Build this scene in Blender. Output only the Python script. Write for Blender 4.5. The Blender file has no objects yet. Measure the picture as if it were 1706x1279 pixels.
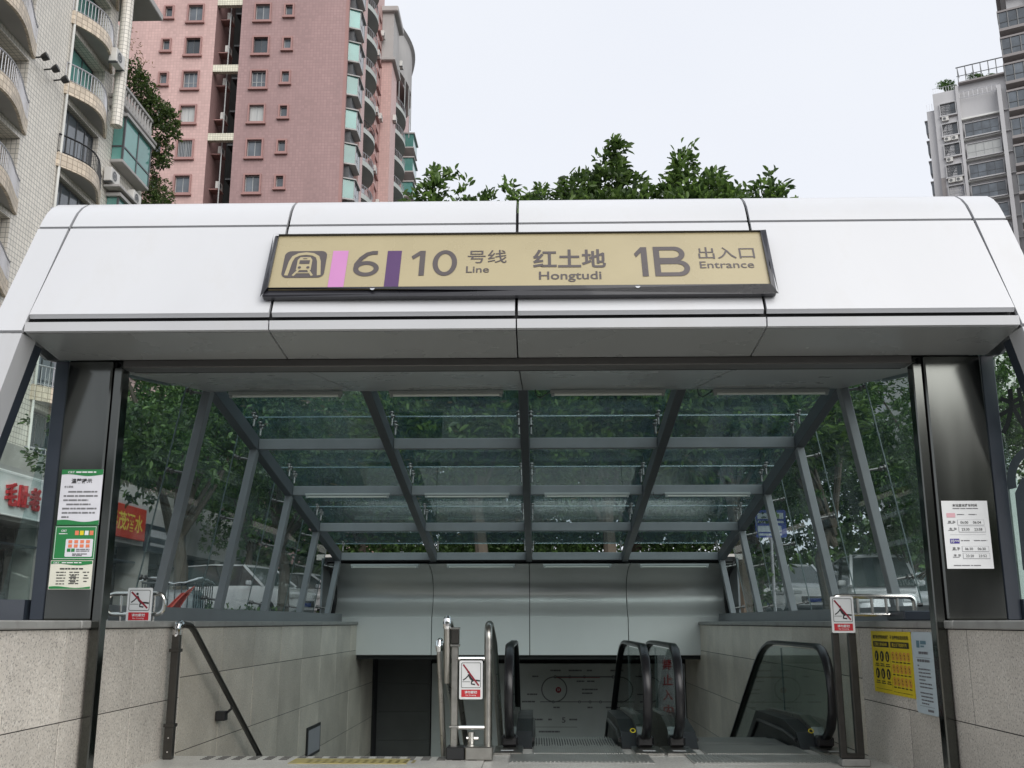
import bpy, bmesh, math, random
import numpy as np
from mathutils import Vector, Matrix

R = math.radians
SC = bpy.context.scene
COL = SC.collection
rnd = random.Random(7)

# ------------------------------------------------------------------ camera
cam = bpy.data.cameras.new('camera')
cam.sensor_width = 36.0
cam.lens = 36.0 * 1693.0 / 1706.0
cam.clip_start = 0.05
cam.clip_end = 3000
camo = bpy.data.objects.new('camera', cam)
COL.objects.link(camo)
camo.location = (0, 0, 1.1)
camo.rotation_euler = (R(90 + 13.2), 0, R(1.38))
SC.camera = camo

# ------------------------------------------------------------------ sky (overcast) and a soft, weak sun
SUN_EL, SUN_AZ = 36.0, 152.0          # azimuth measured from +Y towards +X
world = bpy.data.worlds.new('World')
SC.world = world
world.use_nodes = True
wn, wl = world.node_tree.nodes, world.node_tree.links
bg = wn['Background']
sky = wn.new('ShaderNodeTexSky')
sky.sky_type = 'NISHITA'
sky.sun_disc = False
sky.sun_elevation = R(SUN_EL)
sky.sun_rotation = R(SUN_AZ)
sky.air_density = 1.0
sky.dust_density = 4.0
hs = wn.new('ShaderNodeHueSaturation')
hs.inputs['Saturation'].default_value = 0.25
wl.new(sky.outputs[0], hs.inputs['Color'])
tc = wn.new('ShaderNodeTexCoord')
cn = wn.new('ShaderNodeTexNoise')
cn.inputs['Scale'].default_value = 2.2
cn.inputs['Detail'].default_value = 4
wl.new(tc.outputs['Generated'], cn.inputs['Vector'])
cr = wn.new('ShaderNodeValToRGB')
cr.color_ramp.elements[0].position = 0.3
cr.color_ramp.elements[0].color = (5.15, 5.35, 5.85, 1)
cr.color_ramp.elements[1].position = 0.7
cr.color_ramp.elements[1].color = (5.5, 5.68, 6.05, 1)
wl.new(cn.outputs[0], cr.inputs[0])
mx = wn.new('ShaderNodeMixRGB')
mx.inputs[0].default_value = 0.9
wl.new(hs.outputs[0], mx.inputs[1])
wl.new(cr.outputs[0], mx.inputs[2])
wl.new(mx.outputs[0], bg.inputs[0])
bg.inputs[1].default_value = 0.1

sun = bpy.data.lights.new('sun', 'SUN')
sun.energy = 1.5
sun.angle = R(60)
sun.color = (1.0, 0.97, 0.93)
suno = bpy.data.objects.new('sun', sun)
COL.objects.link(suno)
_d = Vector((math.cos(R(SUN_EL)) * math.sin(R(SUN_AZ)), math.cos(R(SUN_EL)) * math.cos(R(SUN_AZ)), math.sin(R(SUN_EL))))
suno.rotation_euler = _d.to_track_quat('Z', 'Y').to_euler()
suno.location = _d * 60

vs = SC.view_settings
vs.view_transform = 'Standard'
vs.look = 'None'
vs.exposure = 0.78
vs.gamma = 1.0
vs.use_curve_mapping = False
SC.cycles.max_bounces = 10
SC.cycles.diffuse_bounces = 4
SC.cycles.glossy_bounces = 5
SC.cycles.transmission_bounces = 8
SC.cycles.transparent_max_bounces = 24
SC.cycles.sample_clamp_indirect = 6
SC.cycles.caustics_reflective = False
SC.cycles.caustics_refractive = False
SC.cycles.use_denoising = True

# ------------------------------------------------------------------ helpers: meshes and objects
W = {}
TINY = {'small_print', 'network_map', 'stud', 'plate_ribs', 'comb_teeth', 'tread_ribs', 'anti_slip_strip', 'wire_bars', 'bulb_row', 'header_print', 'outline_print'}

def V(*a):
    return Vector(a)

class MB:
    def __init__(s):
        s.v = []; s.f = []; s.sm = []
    def add(s, vs_, fs, smooth=False):
        o = len(s.v)
        s.v += [tuple(p) for p in vs_]
        for f in fs:
            s.f.append(tuple(i + o for i in f)); s.sm.append(smooth)
        return s
    def box(s, x0, x1, y0, y1, z0, z1):
        return s.add([(x0,y0,z0),(x1,y0,z0),(x1,y1,z0),(x0,y1,z0),(x0,y0,z1),(x1,y0,z1),(x1,y1,z1),(x0,y1,z1)],
                     [(0,3,2,1),(4,5,6,7),(0,1,5,4),(1,2,6,5),(2,3,7,6),(3,0,4,7)])
    def obox(s, c, ax, h, ch=0.0):
        """oriented box: centre, three axes, half sizes, optional chamfer"""
        c = Vector(c); ax = [Vector(a).normalized() for a in ax]
        if ch <= 0:
            P = [c + ax[0]*(h[0]*i) + ax[1]*(h[1]*j) + ax[2]*(h[2]*k) for k in (-1,1) for i,j in ((-1,-1),(1,-1),(1,1),(-1,1))]
            return s.add(P, [(0,3,2,1),(4,5,6,7),(0,1,5,4),(1,2,6,5),(2,3,7,6),(3,0,4,7)])
        P = []; ix = {}
        for i in (-1,1):
            for j in (-1,1):
                for k in (-1,1):
                    for a in range(3):
                        q = [h[0]-ch, h[1]-ch, h[2]-ch]; q[a] = h[a]
                        ix[(i,j,k,a)] = len(P)
                        P.append(c + ax[0]*(q[0]*i) + ax[1]*(q[1]*j) + ax[2]*(q[2]*k))
        F = []
        for a in range(3):
            b, d = (a+1) % 3, (a+2) % 3
            for sg in (-1, 1):
                f = []
                for sb, sd in ((-1,-1),(1,-1),(1,1),(-1,1)):
                    t = [0,0,0]; t[a]=sg; t[b]=sb; t[d]=sd
                    f.append(ix[(t[0],t[1],t[2],a)])
                F.append(tuple(f if sg > 0 else f[::-1]))
            for sb in (-1,1):
                for sd in (-1,1):
                    t0=[0,0,0]; t1=[0,0,0]
                    t0[a]=-1; t1[a]=1
                    for t in (t0,t1): t[b]=sb; t[d]=sd
                    F.append((ix[(*t0,b)], ix[(*t1,b)], ix[(*t1,d)], ix[(*t0,d)]))
        for i in (-1,1):
            for j in (-1,1):
                for k in (-1,1):
                    F.append((ix[(i,j,k,0)], ix[(i,j,k,1)], ix[(i,j,k,2)]))
        return s.add(P, F)
    def cbox(s, x0, x1, y0, y1, z0, z1, ch=0.006):
        return s.obox(((x0+x1)/2,(y0+y1)/2,(z0+z1)/2), ((1,0,0),(0,1,0),(0,0,1)), ((x1-x0)/2,(y1-y0)/2,(z1-z0)/2), ch)
    def beam(s, p, q, w, h, up=(0,0,1), ch=0.0):
        p, q = Vector(p), Vector(q)
        d = (q-p); L = d.length; d = d/L
        sd = d.cross(Vector(up)).normalized(); u = sd.cross(d).normalized()
        return s.obox((p+q)/2, (sd, d, u), (w/2, L/2, h/2), ch)
    def tube(s, pts, r, n=8, closed=False, flat=None, up=None):
        """tube along a path; r number or list; flat=(a,b) gives an elliptic section along side / up"""
        pts = [Vector(p) for p in pts]; m = len(pts)
        rs = r if isinstance(r, (list, tuple)) else [r]*m
        o = len(s.v); prev = Vector(up) if up else None
        for i, p in enumerate(pts):
            if closed: t = pts[(i+1) % m] - pts[i-1]
            else: t = pts[min(i+1,m-1)] - pts[max(i-1,0)]
            t.normalize()
            ref = prev if prev is not None else (Vector((0,0,1)) if abs(t.z) < .9 else Vector((1,0,0)))
            a = t.cross(ref)
            if a.length < 1e-5: a = t.cross(Vector((1,0.3,0.2)))
            a.normalize(); b = a.cross(t).normalized()
            if up is None: prev = b
            for k in range(n):
                an = 2*math.pi*k/n
                fa, fb = (flat if flat else (1,1))
                s.v.append(tuple(p + a*(math.cos(an)*rs[i]*fa) + b*(math.sin(an)*rs[i]*fb)))
        for i in range(m if closed else m-1):
            j = (i+1) % m
            for k in range(n):
                l = (k+1) % n
                s.f.append((o+i*n+k, o+i*n+l, o+j*n+l, o+j*n+k)); s.sm.append(True)
        if not closed:
            s.f.append(tuple(o+k for k in range(n))[::-1]); s.sm.append(False)
            s.f.append(tuple(o+(m-1)*n+k for k in range(n))); s.sm.append(False)
        return s
    def prism(s, poly, d):
        """polygon (3-D points) swept by vector d"""
        d = Vector(d); n = len(poly)
        A = [Vector(p) for p in poly]
        P = A + [p + d for p in A]
        F = [tuple(range(n))[::-1], tuple(range(n, 2*n))] + [(i, (i+1) % n, n+(i+1) % n, n+i) for i in range(n)]
        return s.add(P, F)
    def loft(s, rings, closed=True, caps=True, smooth=True):
        n = len(rings[0]); o = len(s.v)
        for r in rings: s.v += [tuple(p) for p in r]
        for i in range(len(rings)-1):
            for k in range(n if closed else n-1):
                l = (k+1) % n
                s.f.append((o+i*n+k, o+i*n+l, o+(i+1)*n+l, o+(i+1)*n+k)); s.sm.append(smooth)
        if caps and closed:
            s.f.append(tuple(o+k for k in range(n))[::-1]); s.sm.append(False)
            s.f.append(tuple(o+(len(rings)-1)*n+k for k in range(n))); s.sm.append(False)
        return s
    def build(s, name, mat, parent=None, recalc=True, sharp=35):
        a = np.array(s.v, dtype=float)
        lo, hi = a.min(0), a.max(0)
        c = (lo+hi)/2
        if parent is None: c[2] = lo[2]
        a = a - c
        me = bpy.data.meshes.new(name)
        me.from_pydata(a.tolist(), [], s.f)
        if recalc:
            bm = bmesh.new(); bm.from_mesh(me)
            bmesh.ops.recalc_face_normals(bm, faces=bm.faces)
            bm.to_mesh(me); bm.free()
        me.polygons.foreach_set('use_smooth', s.sm)
        if any(s.sm): me.set_sharp_from_angle(angle=R(sharp))
        me.materials.append(mat)
        o = place(bpy.data.objects.new(name, me), c, parent)
        if name in TINY: o['kind'] = 'stuff'
        return o

def place(o, c, parent):
    c = Vector(c)
    COL.objects.link(o)
    if parent is not None:
        o.parent = parent
        o.location = c - W[parent]
    else:
        o.location = c
    W[o] = c
    return o

def empty(name, loc, parent=None):
    o = bpy.data.objects.new(name, None)
    o.empty_display_size = 0.2
    return place(o, loc, parent)

def tag(o, label=None, cat=None, group=None, kind=None):
    if label: o['label'] = label
    if cat: o['category'] = cat
    if group: o['group'] = group
    if kind: o['kind'] = kind
    return o

def struct(o, label=None):
    o['kind'] = 'structure'
    if label: o['label'] = label
    return o

def inst(src, loc, parent=None, rotz=None, name=None):
    """another object with the same mesh, at world position loc"""
    o = src.copy()
    if name: o.name = name
    place(o, loc, parent)
    if rotz is not None: o.rotation_euler = (0, 0, rotz)
    return o

def kids(o):
    return [c for c in KIDS.get(o, [])]

KIDS = {}

def copy_tree(o, loc=None, rotz=None, parent=None, scale=None, top=True):
    c = o.copy()
    COL.objects.link(c)
    if parent is not None: c.parent = parent
    if top:
        w = Vector(loc)
        W[c] = w
        c.location = w - (W[parent] if parent is not None else Vector((0,0,0)))
        if rotz is not None: c.rotation_euler = (0, 0, rotz)
        if scale: c.scale = scale if isinstance(scale, (tuple, list)) else (scale,)*3
    for ch in list(o.children):
        copy_tree(ch, parent=c, top=False)
    return c

# ------------------------------------------------------------------ helpers: materials
def new_mat(name):
    m = bpy.data.materials.new(name); m.use_nodes = True
    nt = m.node_tree
    return m, nt.nodes, nt.links, nt.nodes['Principled BSDF']

def mathn(n, l, op, a, b=None, c=None):
    x = n.new('ShaderNodeMath'); x.operation = op
    for i, val in enumerate((a, b, c)):
        if val is None: continue
        if hasattr(val, 'links') or hasattr(val, 'is_linked'): l.new(val, x.inputs[i])
        else: x.inputs[i].default_value = val
    return x.outputs[0]

def pm(name, col, rough=0.5, metal=0.0, var=0.06, scale=3.0, stretch=(1,1,1), bump=0.0, bscale=60, rvar=0.1, spec=0.5, coat=0.0, island=0.0, objvar=0.0, stain=None):
    """principled material with uneven tone, uneven gloss and fine relief"""
    m, n, l, p = new_mat(name)
    p.inputs['Metallic'].default_value = metal
    p.inputs['Specular IOR Level'].default_value = spec
    p.inputs['Coat Weight'].default_value = coat
    geo = n.new('ShaderNodeNewGeometry')
    mp = n.new('ShaderNodeMapping'); mp.inputs['Scale'].default_value = stretch
    l.new(geo.outputs['Position'], mp.inputs['Vector'])
    ns = n.new('ShaderNodeTexNoise'); ns.inputs['Scale'].default_value = scale; ns.inputs['Detail'].default_value = 6
    l.new(mp.outputs[0], ns.inputs['Vector'])
    k = mathn(n, l, 'MULTIPLY_ADD', ns.outputs[0], 2*var*1.6, 1-var*1.6)
    if island:
        k = mathn(n, l, 'MULTIPLY', k, mathn(n, l, 'MULTIPLY_ADD', geo.outputs['Random Per Island'], 2*island, 1-island))
    if objvar:
        oi = n.new('ShaderNodeObjectInfo')
        k = mathn(n, l, 'MULTIPLY', k, mathn(n, l, 'MULTIPLY_ADD', oi.outputs['Random'], 2*objvar, 1-objvar))
    vm = n.new('ShaderNodeVectorMath'); vm.operation = 'SCALE'
    vm.inputs[0].default_value = col
    l.new(k, vm.inputs['Scale'])
    out = vm.outputs[0]
    if stain:
        sc_, amt, scol = stain
        n2 = n.new('ShaderNodeTexNoise'); n2.inputs['Scale'].default_value = sc_; n2.inputs['Detail'].default_value = 8; n2.inputs['Roughness'].default_value = .65
        l.new(mp.outputs[0], n2.inputs['Vector'])
        rmp = n.new('ShaderNodeMapRange'); rmp.inputs[1].default_value = .52; rmp.inputs[2].default_value = .75; rmp.inputs[3].default_value = 0; rmp.inputs[4].default_value = amt
        l.new(n2.outputs[0], rmp.inputs[0])
        mxx = n.new('ShaderNodeMixRGB'); mxx.inputs[2].default_value = (*scol, 1)
        l.new(rmp.outputs[0], mxx.inputs[0]); l.new(out, mxx.inputs[1])
        out = mxx.outputs[0]
    l.new(out, p.inputs['Base Color'])
    l.new(mathn(n, l, 'MULTIPLY_ADD', ns.outputs[0], 2*rvar, max(0.02, rough-rvar)), p.inputs['Roughness'])
    if bump:
        nb = n.new('ShaderNodeTexNoise'); nb.inputs['Scale'].default_value = bscale; nb.inputs['Detail'].default_value = 4
        l.new(mp.outputs[0], nb.inputs['Vector'])
        b = n.new('ShaderNodeBump'); b.inputs['Strength'].default_value = bump; b.inputs['Distance'].default_value = 0.01
        l.new(nb.outputs[0], b.inputs['Height']); l.new(b.outputs[0], p.inputs['Normal'])
    return m

def tile_mat(name, col, grout, pitch, lw=0.1, rough=0.45, var=0.08, dirt=0.25, pitchz=None):
    """small wall tiles: joints on the two axes that lie in the face, each tile a little different"""
    m, n, l, p = new_mat(name)
    geo = n.new('ShaderNodeNewGeometry')
    sp = n.new('ShaderNodeSeparateXYZ'); l.new(geo.outputs['Position'], sp.inputs[0])
    sn = n.new('ShaderNodeSeparateXYZ'); l.new(geo.outputs['True Normal'], sn.inputs[0])
    mask = None; fl = []
    for a in range(3):
        pt = (pitchz or pitch) if a == 2 else pitch
        q = mathn(n, l, 'DIVIDE', sp.outputs[a], pt)
        fr = mathn(n, l, 'FRACT', q)
        fl.append(mathn(n, l, 'FLOOR', q))
        ln = mathn(n, l, 'LESS_THAN', fr, lw)
        w = mathn(n, l, 'LESS_THAN', mathn(n, l, 'ABSOLUTE', sn.outputs[a]), 0.72)
        x = mathn(n, l, 'MULTIPLY', ln, w)
        mask = x if mask is None else mathn(n, l, 'MAXIMUM', mask, x)
    cb = n.new('ShaderNodeCombineXYZ')
    for a in range(3): l.new(fl[a], cb.inputs[a])
    wnz = n.new('ShaderNodeTexWhiteNoise'); wnz.noise_dimensions = '3D'
    l.new(cb.outputs[0], wnz.inputs['Vector'])
    ns = n.new('ShaderNodeTexNoise'); ns.inputs['Scale'].default_value = 0.35; ns.inputs['Detail'].default_value = 6
    mp = n.new('ShaderNodeMapping'); mp.inputs['Scale'].default_value = (1.5, 1.5, 0.4)
    l.new(geo.outputs['Position'], mp.inputs['Vector']); l.new(mp.outputs[0], ns.inputs['Vector'])
    k = mathn(n, l, 'MULTIPLY', mathn(n, l, 'MULTIPLY_ADD', wnz.outputs['Value'], 2*var, 1-var),
              mathn(n, l, 'MULTIPLY_ADD', ns.outputs[0], 2*dirt, 1-dirt))
    vm = n.new('ShaderNodeVectorMath'); vm.operation = 'SCALE'; vm.inputs[0].default_value = col
    l.new(k, vm.inputs['Scale'])
    mixc = n.new('ShaderNodeMixRGB'); mixc.inputs[2].default_value = (*grout, 1)
    l.new(mask, mixc.inputs[0]); l.new(vm.outputs[0], mixc.inputs[1])
    l.new(mixc.outputs[0], p.inputs['Base Color'])
    p.inputs['Roughness'].default_value = rough
    b = n.new('ShaderNodeBump'); b.inputs['Strength'].default_value = 0.4; b.inputs['Distance'].default_value = 0.01; b.invert = True
    l.new(mask, b.inputs['Height']); l.new(b.outputs[0], p.inputs['Normal'])
    return m

def glass_mat(name, tint, dust_haze=0.03, refl=1.0, dust_haze_col=(0.5,0.55,0.53), rough=0.0, f0=0.045):
    """thin pane: tinted see-through, mirror growing at grazing angles, a film of grime and painted sky haze"""
    m, n, l, p = new_mat(name)
    n.remove(p)
    out = n['Material Output']
    tr = n.new('ShaderNodeBsdfTransparent'); tr.inputs[0].default_value = (*tint, 1)
    gl = n.new('ShaderNodeBsdfGlossy'); gl.inputs['Roughness'].default_value = rough; gl.inputs[0].default_value = (refl, refl, refl, 1)
    df = n.new('ShaderNodeBsdfDiffuse'); df.inputs[0].default_value = (*dust_haze_col, 1)
    lw = n.new('ShaderNodeLayerWeight'); lw.inputs[0].default_value = 0.5
    fr = mathn(n, l, 'MULTIPLY_ADD', mathn(n, l, 'POWER', lw.outputs['Facing'], 5.0), 1-f0, f0)
    geo = n.new('ShaderNodeNewGeometry')
    mp = n.new('ShaderNodeMapping'); mp.inputs['Scale'].default_value = (2.5, 2.5, 0.7)
    l.new(geo.outputs['Position'], mp.inputs['Vector'])
    ns = n.new('ShaderNodeTexNoise'); ns.inputs['Scale'].default_value = 1.6; ns.inputs['Detail'].default_value = 7; ns.inputs['Roughness'].default_value = .7
    l.new(mp.outputs[0], ns.inputs['Vector'])
    rm = n.new('ShaderNodeMapRange'); rm.inputs[1].default_value = .35; rm.inputs[2].default_value = .75; rm.inputs[3].default_value = dust_haze*.3; rm.inputs[4].default_value = dust_haze*1.8
    l.new(ns.outputs[0], rm.inputs[0])
    m1 = n.new('ShaderNodeMixShader'); m2 = n.new('ShaderNodeMixShader')
    l.new(rm.outputs[0], m1.inputs[0]); l.new(tr.outputs[0], m1.inputs[1]); l.new(df.outputs[0], m1.inputs[2])
    l.new(fr, m2.inputs[0]); l.new(m1.outputs[0], m2.inputs[1]); l.new(gl.outputs[0], m2.inputs[2])
    l.new(m2.outputs[0], out.inputs[0])
    return m

def leaf_mat(name, col, var=0.45, trans=0.35):
    m, n, l, p = new_mat(name)
    geo = n.new('ShaderNodeNewGeometry')
    oi = n.new('ShaderNodeObjectInfo')
    ns = n.new('ShaderNodeTexNoise'); ns.inputs['Scale'].default_value = 0.9; ns.inputs['Detail'].default_value = 3
    l.new(geo.outputs['Position'], ns.inputs['Vector'])
    k = mathn(n, l, 'MULTIPLY_ADD', geo.outputs['Random Per Island'], 2*var, 1-var)
    k = mathn(n, l, 'MULTIPLY', k, mathn(n, l, 'MULTIPLY_ADD', ns.outputs[0], 1.2, 0.4))
    k = mathn(n, l, 'MULTIPLY', k, mathn(n, l, 'MULTIPLY_ADD', oi.outputs['Random'], 0.3, 0.85))
    ramp = n.new('ShaderNodeMixRGB')
    ramp.inputs[1].default_value = (*col, 1)
    ramp.inputs[2].default_value = (col[0]*1.45, col[1]*1.25, col[2]*0.85, 1)
    l.new(geo.outputs['Random Per Island'], ramp.inputs[0])
    vm = n.new('ShaderNodeVectorMath'); vm.operation = 'SCALE'
    l.new(ramp.outputs[0], vm.inputs[0]); l.new(k, vm.inputs['Scale'])
    l.new(vm.outputs[0], p.inputs['Base Color'])
    p.inputs['Roughness'].default_value = 0.42
    t = n.new('ShaderNodeBsdfTranslucent')
    l.new(vm.outputs[0], t.inputs[0])
    mxs = n.new('ShaderNodeMixShader'); mxs.inputs[0].default_value = trans
    l.new(p.outputs[0], mxs.inputs[1]); l.new(t.outputs[0], mxs.inputs[2])
    l.new(mxs.outputs[0], n['Material Output'].inputs[0])
    return m

def granite_mat(name, base, dark, light, polish=0.4, sp=1.0, green=0.0):
    m, n, l, p = new_mat(name)
    geo = n.new('ShaderNodeNewGeometry'); oi = n.new('ShaderNodeObjectInfo')
    n1 = n.new('ShaderNodeTexNoise'); n1.inputs['Scale'].default_value = 75*sp; n1.inputs['Detail'].default_value = 3; n1.inputs['Roughness'].default_value = .6
    n2 = n.new('ShaderNodeTexNoise'); n2.inputs['Scale'].default_value = 48*sp; n2.inputs['Detail'].default_value = 3
    n3 = n.new('ShaderNodeTexNoise'); n3.inputs['Scale'].default_value = 1.7; n3.inputs['Detail'].default_value = 7
    for q in (n1, n3): l.new(geo.outputs['Position'], q.inputs['Vector'])
    mp = n.new('ShaderNodeMapping'); mp.inputs['Location'].default_value = (3.1, 7.7, 1.3)
    l.new(geo.outputs['Position'], mp.inputs['Vector']); l.new(mp.outputs[0], n2.inputs['Vector'])
    r1 = n.new('ShaderNodeMapRange'); r1.inputs[1].default_value = .55; r1.inputs[2].default_value = .63
    l.new(n1.outputs[0], r1.inputs[0])
    r2 = n.new('ShaderNodeMapRange'); r2.inputs[1].default_value = .54; r2.inputs[2].default_value = .64
    l.new(n2.outputs[0], r2.inputs[0])
    a = n.new('ShaderNodeMixRGB'); a.inputs[1].default_value = (*base, 1); a.inputs[2].default_value = (*light, 1)
    l.new(r2.outputs[0], a.inputs[0])
    b = n.new('ShaderNodeMixRGB'); b.inputs[2].default_value = (*dark, 1)
    l.new(mathn(n, l, 'MULTIPLY', r1.outputs[0], .85), b.inputs[0]); l.new(a.outputs[0], b.inputs[1])
    k = mathn(n, l, 'MULTIPLY', mathn(n, l, 'MULTIPLY_ADD', n3.outputs[0], .75, .62), mathn(n, l, 'MULTIPLY_ADD', oi.outputs['Random'], .24, .88))
    vm = n.new('ShaderNodeVectorMath'); vm.operation = 'SCALE'
    l.new(b.outputs[0], vm.inputs[0]); l.new(k, vm.inputs['Scale'])
    l.new(vm.outputs[0], p.inputs['Base Color'])
    p.inputs['Roughness'].default_value = polish
    return m

def flat_mat(name, col, rough=0.6):
    return pm(name, col, rough, var=0.05, scale=9, rvar=0.05)

M = {}
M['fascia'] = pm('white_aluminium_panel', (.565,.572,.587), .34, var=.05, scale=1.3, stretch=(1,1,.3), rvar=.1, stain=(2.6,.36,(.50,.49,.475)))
M['soffit'] = pm('soffit_shade_grey', (.31,.32,.315), .28, var=.05, scale=1.2, rvar=.08)  # shade under the white canopy painted as a grey base colour
M['gap'] = pm('black_gap', (.006,.006,.007), .6)
M['steel'] = pm('grey_painted_steel', (.20,.215,.225), .42, var=.12, scale=4, rvar=.08, stain=(5,.35,(.20,.21,.20)))
M['steel_shade'] = pm('shade_darkened_rib_steel', (.075,.085,.095), .42, var=.12, scale=4, rvar=.08)  # shade of the rib undersides painted into the whole rib colour
M['navy'] = pm('dark_blue_frame', (.030,.038,.052), .35, var=.1, scale=5)
M['stainless_dark'] = pm('dark_brushed_stainless', (.115,.12,.112), .12, metal=1, var=.3, scale=3, stretch=(1,1,.15), rvar=.07)
M['header'] = pm('brown_dark_metal', (.11,.105,.10), .4, metal=.4, var=.1)
M['stainless'] = pm('polished_stainless', (.62,.61,.58), .2, metal=1, var=.06, scale=12, rvar=.05)
M['stainless_old'] = pm('worn_stainless', (.42,.41,.38), .3, metal=1, var=.15, scale=14, rvar=.08)
M['darkpost'] = pm('dark_metal_post', (.055,.052,.047), .34, metal=.55, var=.15, scale=12)
M['chrome'] = pm('chrome', (.75,.75,.75), .1, metal=1, var=.03, rvar=.03)
M['granite'] = granite_mat('speckled_granite', (.60,.555,.495), (.23,.21,.19), (.70,.66,.60), .5)
M['granite_in'] = granite_mat('honed_granite', (.66,.60,.505), (.42,.385,.325), (.74,.69,.61), .36, 1.1)
M['core'] = pm('dark_joint', (.05,.048,.044), .9)
M['cap'] = pm('stone_cap', (.30,.30,.285), .45, var=.15, scale=5, stain=(8,.5,(.14,.13,.12)))
M['cove'] = pm('brushed_cove_panel', (.74,.75,.73), .34, metal=.7, var=.05, scale=2, stretch=(.1,1,3), rvar=.06)
M['bulk'] = pm('grey_green_panel', (.70,.71,.69), .4, var=.04, scale=1.5)
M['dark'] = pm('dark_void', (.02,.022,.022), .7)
M['darktile'] = pm('dark_glossy_tile', (.085,.092,.087), .45, var=.15, objvar=.05)
M['glass_roof'] = glass_mat('roof_glass', (.86,.945,.955), dust_haze=.17, refl=.8, f0=.04, dust_haze_col=(.20,.37,.43))  # teal film also paints the sky's reflected haze onto the roof panes
M['glass_side'] = glass_mat('side_glass', (.90,.96,.965), dust_haze=.055, refl=.5, f0=.03, dust_haze_col=(.22,.35,.36))  # same painted sky haze, thinner, on the side panes
M['glass_clear'] = glass_mat('clear_glass', (.86,.92,.90), dust_haze=.006, refl=.5, f0=.03)
M['edge'] = pm('glass_edge', (.11,.15,.15), .3)
M['tube'] = pm('white_lamp_tube', (.75,.78,.72), .35, var=.03)
M['lampbody'] = pm('lamp_batten', (.32,.34,.33), .5)
M['fit'] = pm('fitting_metal', (.16,.16,.155), .32, metal=.8, var=.2, scale=20)
M['rubber'] = pm('black_rubber', (.012,.012,.014), .3, var=.1, rvar=.06)
M['blackplastic'] = pm('black_plastic', (.016,.017,.018), .38, var=.1)
M['plate'] = pm('ribbed_floor_plate', (.55,.55,.52), .38, metal=.8, var=.15, scale=6)
M['floor'] = granite_mat('floor_granite', (.54,.53,.49), (.28,.27,.25), (.64,.63,.60), .33)
M['white'] = flat_mat('white_print', (.72,.73,.73), .5)
M['paper'] = flat_mat('paper', (.66,.66,.70), .6)
M['cream'] = flat_mat('cream_paper', (.66,.65,.55), .6)
M['ink'] = flat_mat('black_ink', (.02,.02,.022), .6)
M['grey_ink'] = flat_mat('grey_ink', (.16,.16,.17), .6)
M['soft_ink'] = flat_mat('pale_grey_ink', (.36,.36,.38), .6)
M['red'] = flat_mat('red_print', (.52,.02,.03), .5)
M['dark_red'] = flat_mat('dark_red_print', (.28,.012,.03), .5)
M['green'] = flat_mat('green_print', (.015,.19,.05), .5)
M['yellow'] = flat_mat('yellow_print', (.72,.56,.02), .5)
M['tactile'] = pm('worn_yellow_tactile', (.40,.34,.13), .6, var=.3, scale=14, stain=(9,.7,(.36,.35,.32)))
M['orange'] = flat_mat('orange_print', (.72,.20,.10), .5)
M['tan'] = pm('tan_sign_face', (.385,.328,.195), .28, var=.07, scale=2.5, rvar=.04)
M['sign_ink'] = pm('sign_grey_brown', (.075,.062,.062), .3, var=.08)
M['sign_frame'] = pm('sign_dark_frame', (.022,.022,.028), .3, var=.1, coat=.3)
M['pink'] = pm('pink_line_colour', (.50,.21,.43), .3)
M['purple'] = pm('purple_line_colour', (.075,.03,.11), .3)
M['blue'] = flat_mat('blue_sign_face', (.01,.045,.30), .4)
M['paleblue'] = flat_mat('pale_blue_board', (.52,.60,.64), .4)
M['bark'] = pm('bark', (.085,.07,.052), .85, var=.3, scale=6, bump=.6, bscale=25)
M['leaf_big'] = leaf_mat('broad_leaf', (.075,.140,.044), .6, .5)
M['leaf_small'] = leaf_mat('street_tree_leaf', (.066,.135,.050), .5, .35)
M['leaf_bush'] = leaf_mat('shrub_leaf', (.060,.105,.035), .5, .35)
M['tw_dry'] = leaf_mat('dry_twig', (.20,.15,.08), .3, .2)
M['asphalt'] = pm('asphalt', (.085,.085,.085), .75, var=.2, scale=1.2, bump=.2, bscale=90)
M['paving'] = pm('grey_paving', (.14,.137,.13), .45, var=.15, scale=2)
M['t_white'] = tile_mat('cream_wall_tile', (.70,.66,.59), (.30,.29,.26), .18, .12, .4, .06, .16)
M['t_band'] = tile_mat('beige_band_tile', (.60,.51,.40), (.30,.24,.18), .20, .12, .4, .18, .15)
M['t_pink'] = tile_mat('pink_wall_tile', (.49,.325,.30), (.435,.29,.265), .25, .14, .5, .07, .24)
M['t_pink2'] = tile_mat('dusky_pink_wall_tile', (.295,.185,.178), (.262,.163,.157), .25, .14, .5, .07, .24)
M['pinkplain'] = pm('pink_trim', (.31,.17,.155), .6, var=.1, scale=.8)
M['greytrim'] = pm('weathered_grey_render', (.36,.35,.34), .75, var=.22, scale=.6, stretch=(1,1,.4))
M['balcony'] = pm('grey_green_balcony', (.40,.43,.41), .7, var=.18, scale=.7, stretch=(1,1,.4))
M['cream_trim'] = tile_mat('cream_beam_tile', (.62,.59,.47), (.30,.29,.24), .2, .12)
M['pale'] = pm('pale_render', (.66,.66,.63), .7, var=.12, scale=.7, stretch=(1,1,.4))
M['wall_grey'] = pm('grey_tower_wall', (.48,.475,.48), .75, var=.12, scale=.3, stretch=(1,1,.4))
M['wall_grey2'] = pm('brown_grey_tower_wall', (.27,.25,.245), .75, var=.12, scale=.3, stretch=(1,1,.4))
M['winframe'] = pm('window_frame', (.32,.33,.33), .4)
M['winframe_d'] = pm('dark_window_frame', (.07,.075,.08), .4)
M['pane'] = pm('window_pane', (.085,.10,.115), .07, var=.5, scale=.9, spec=.9, rvar=.02, objvar=.35)
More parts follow.
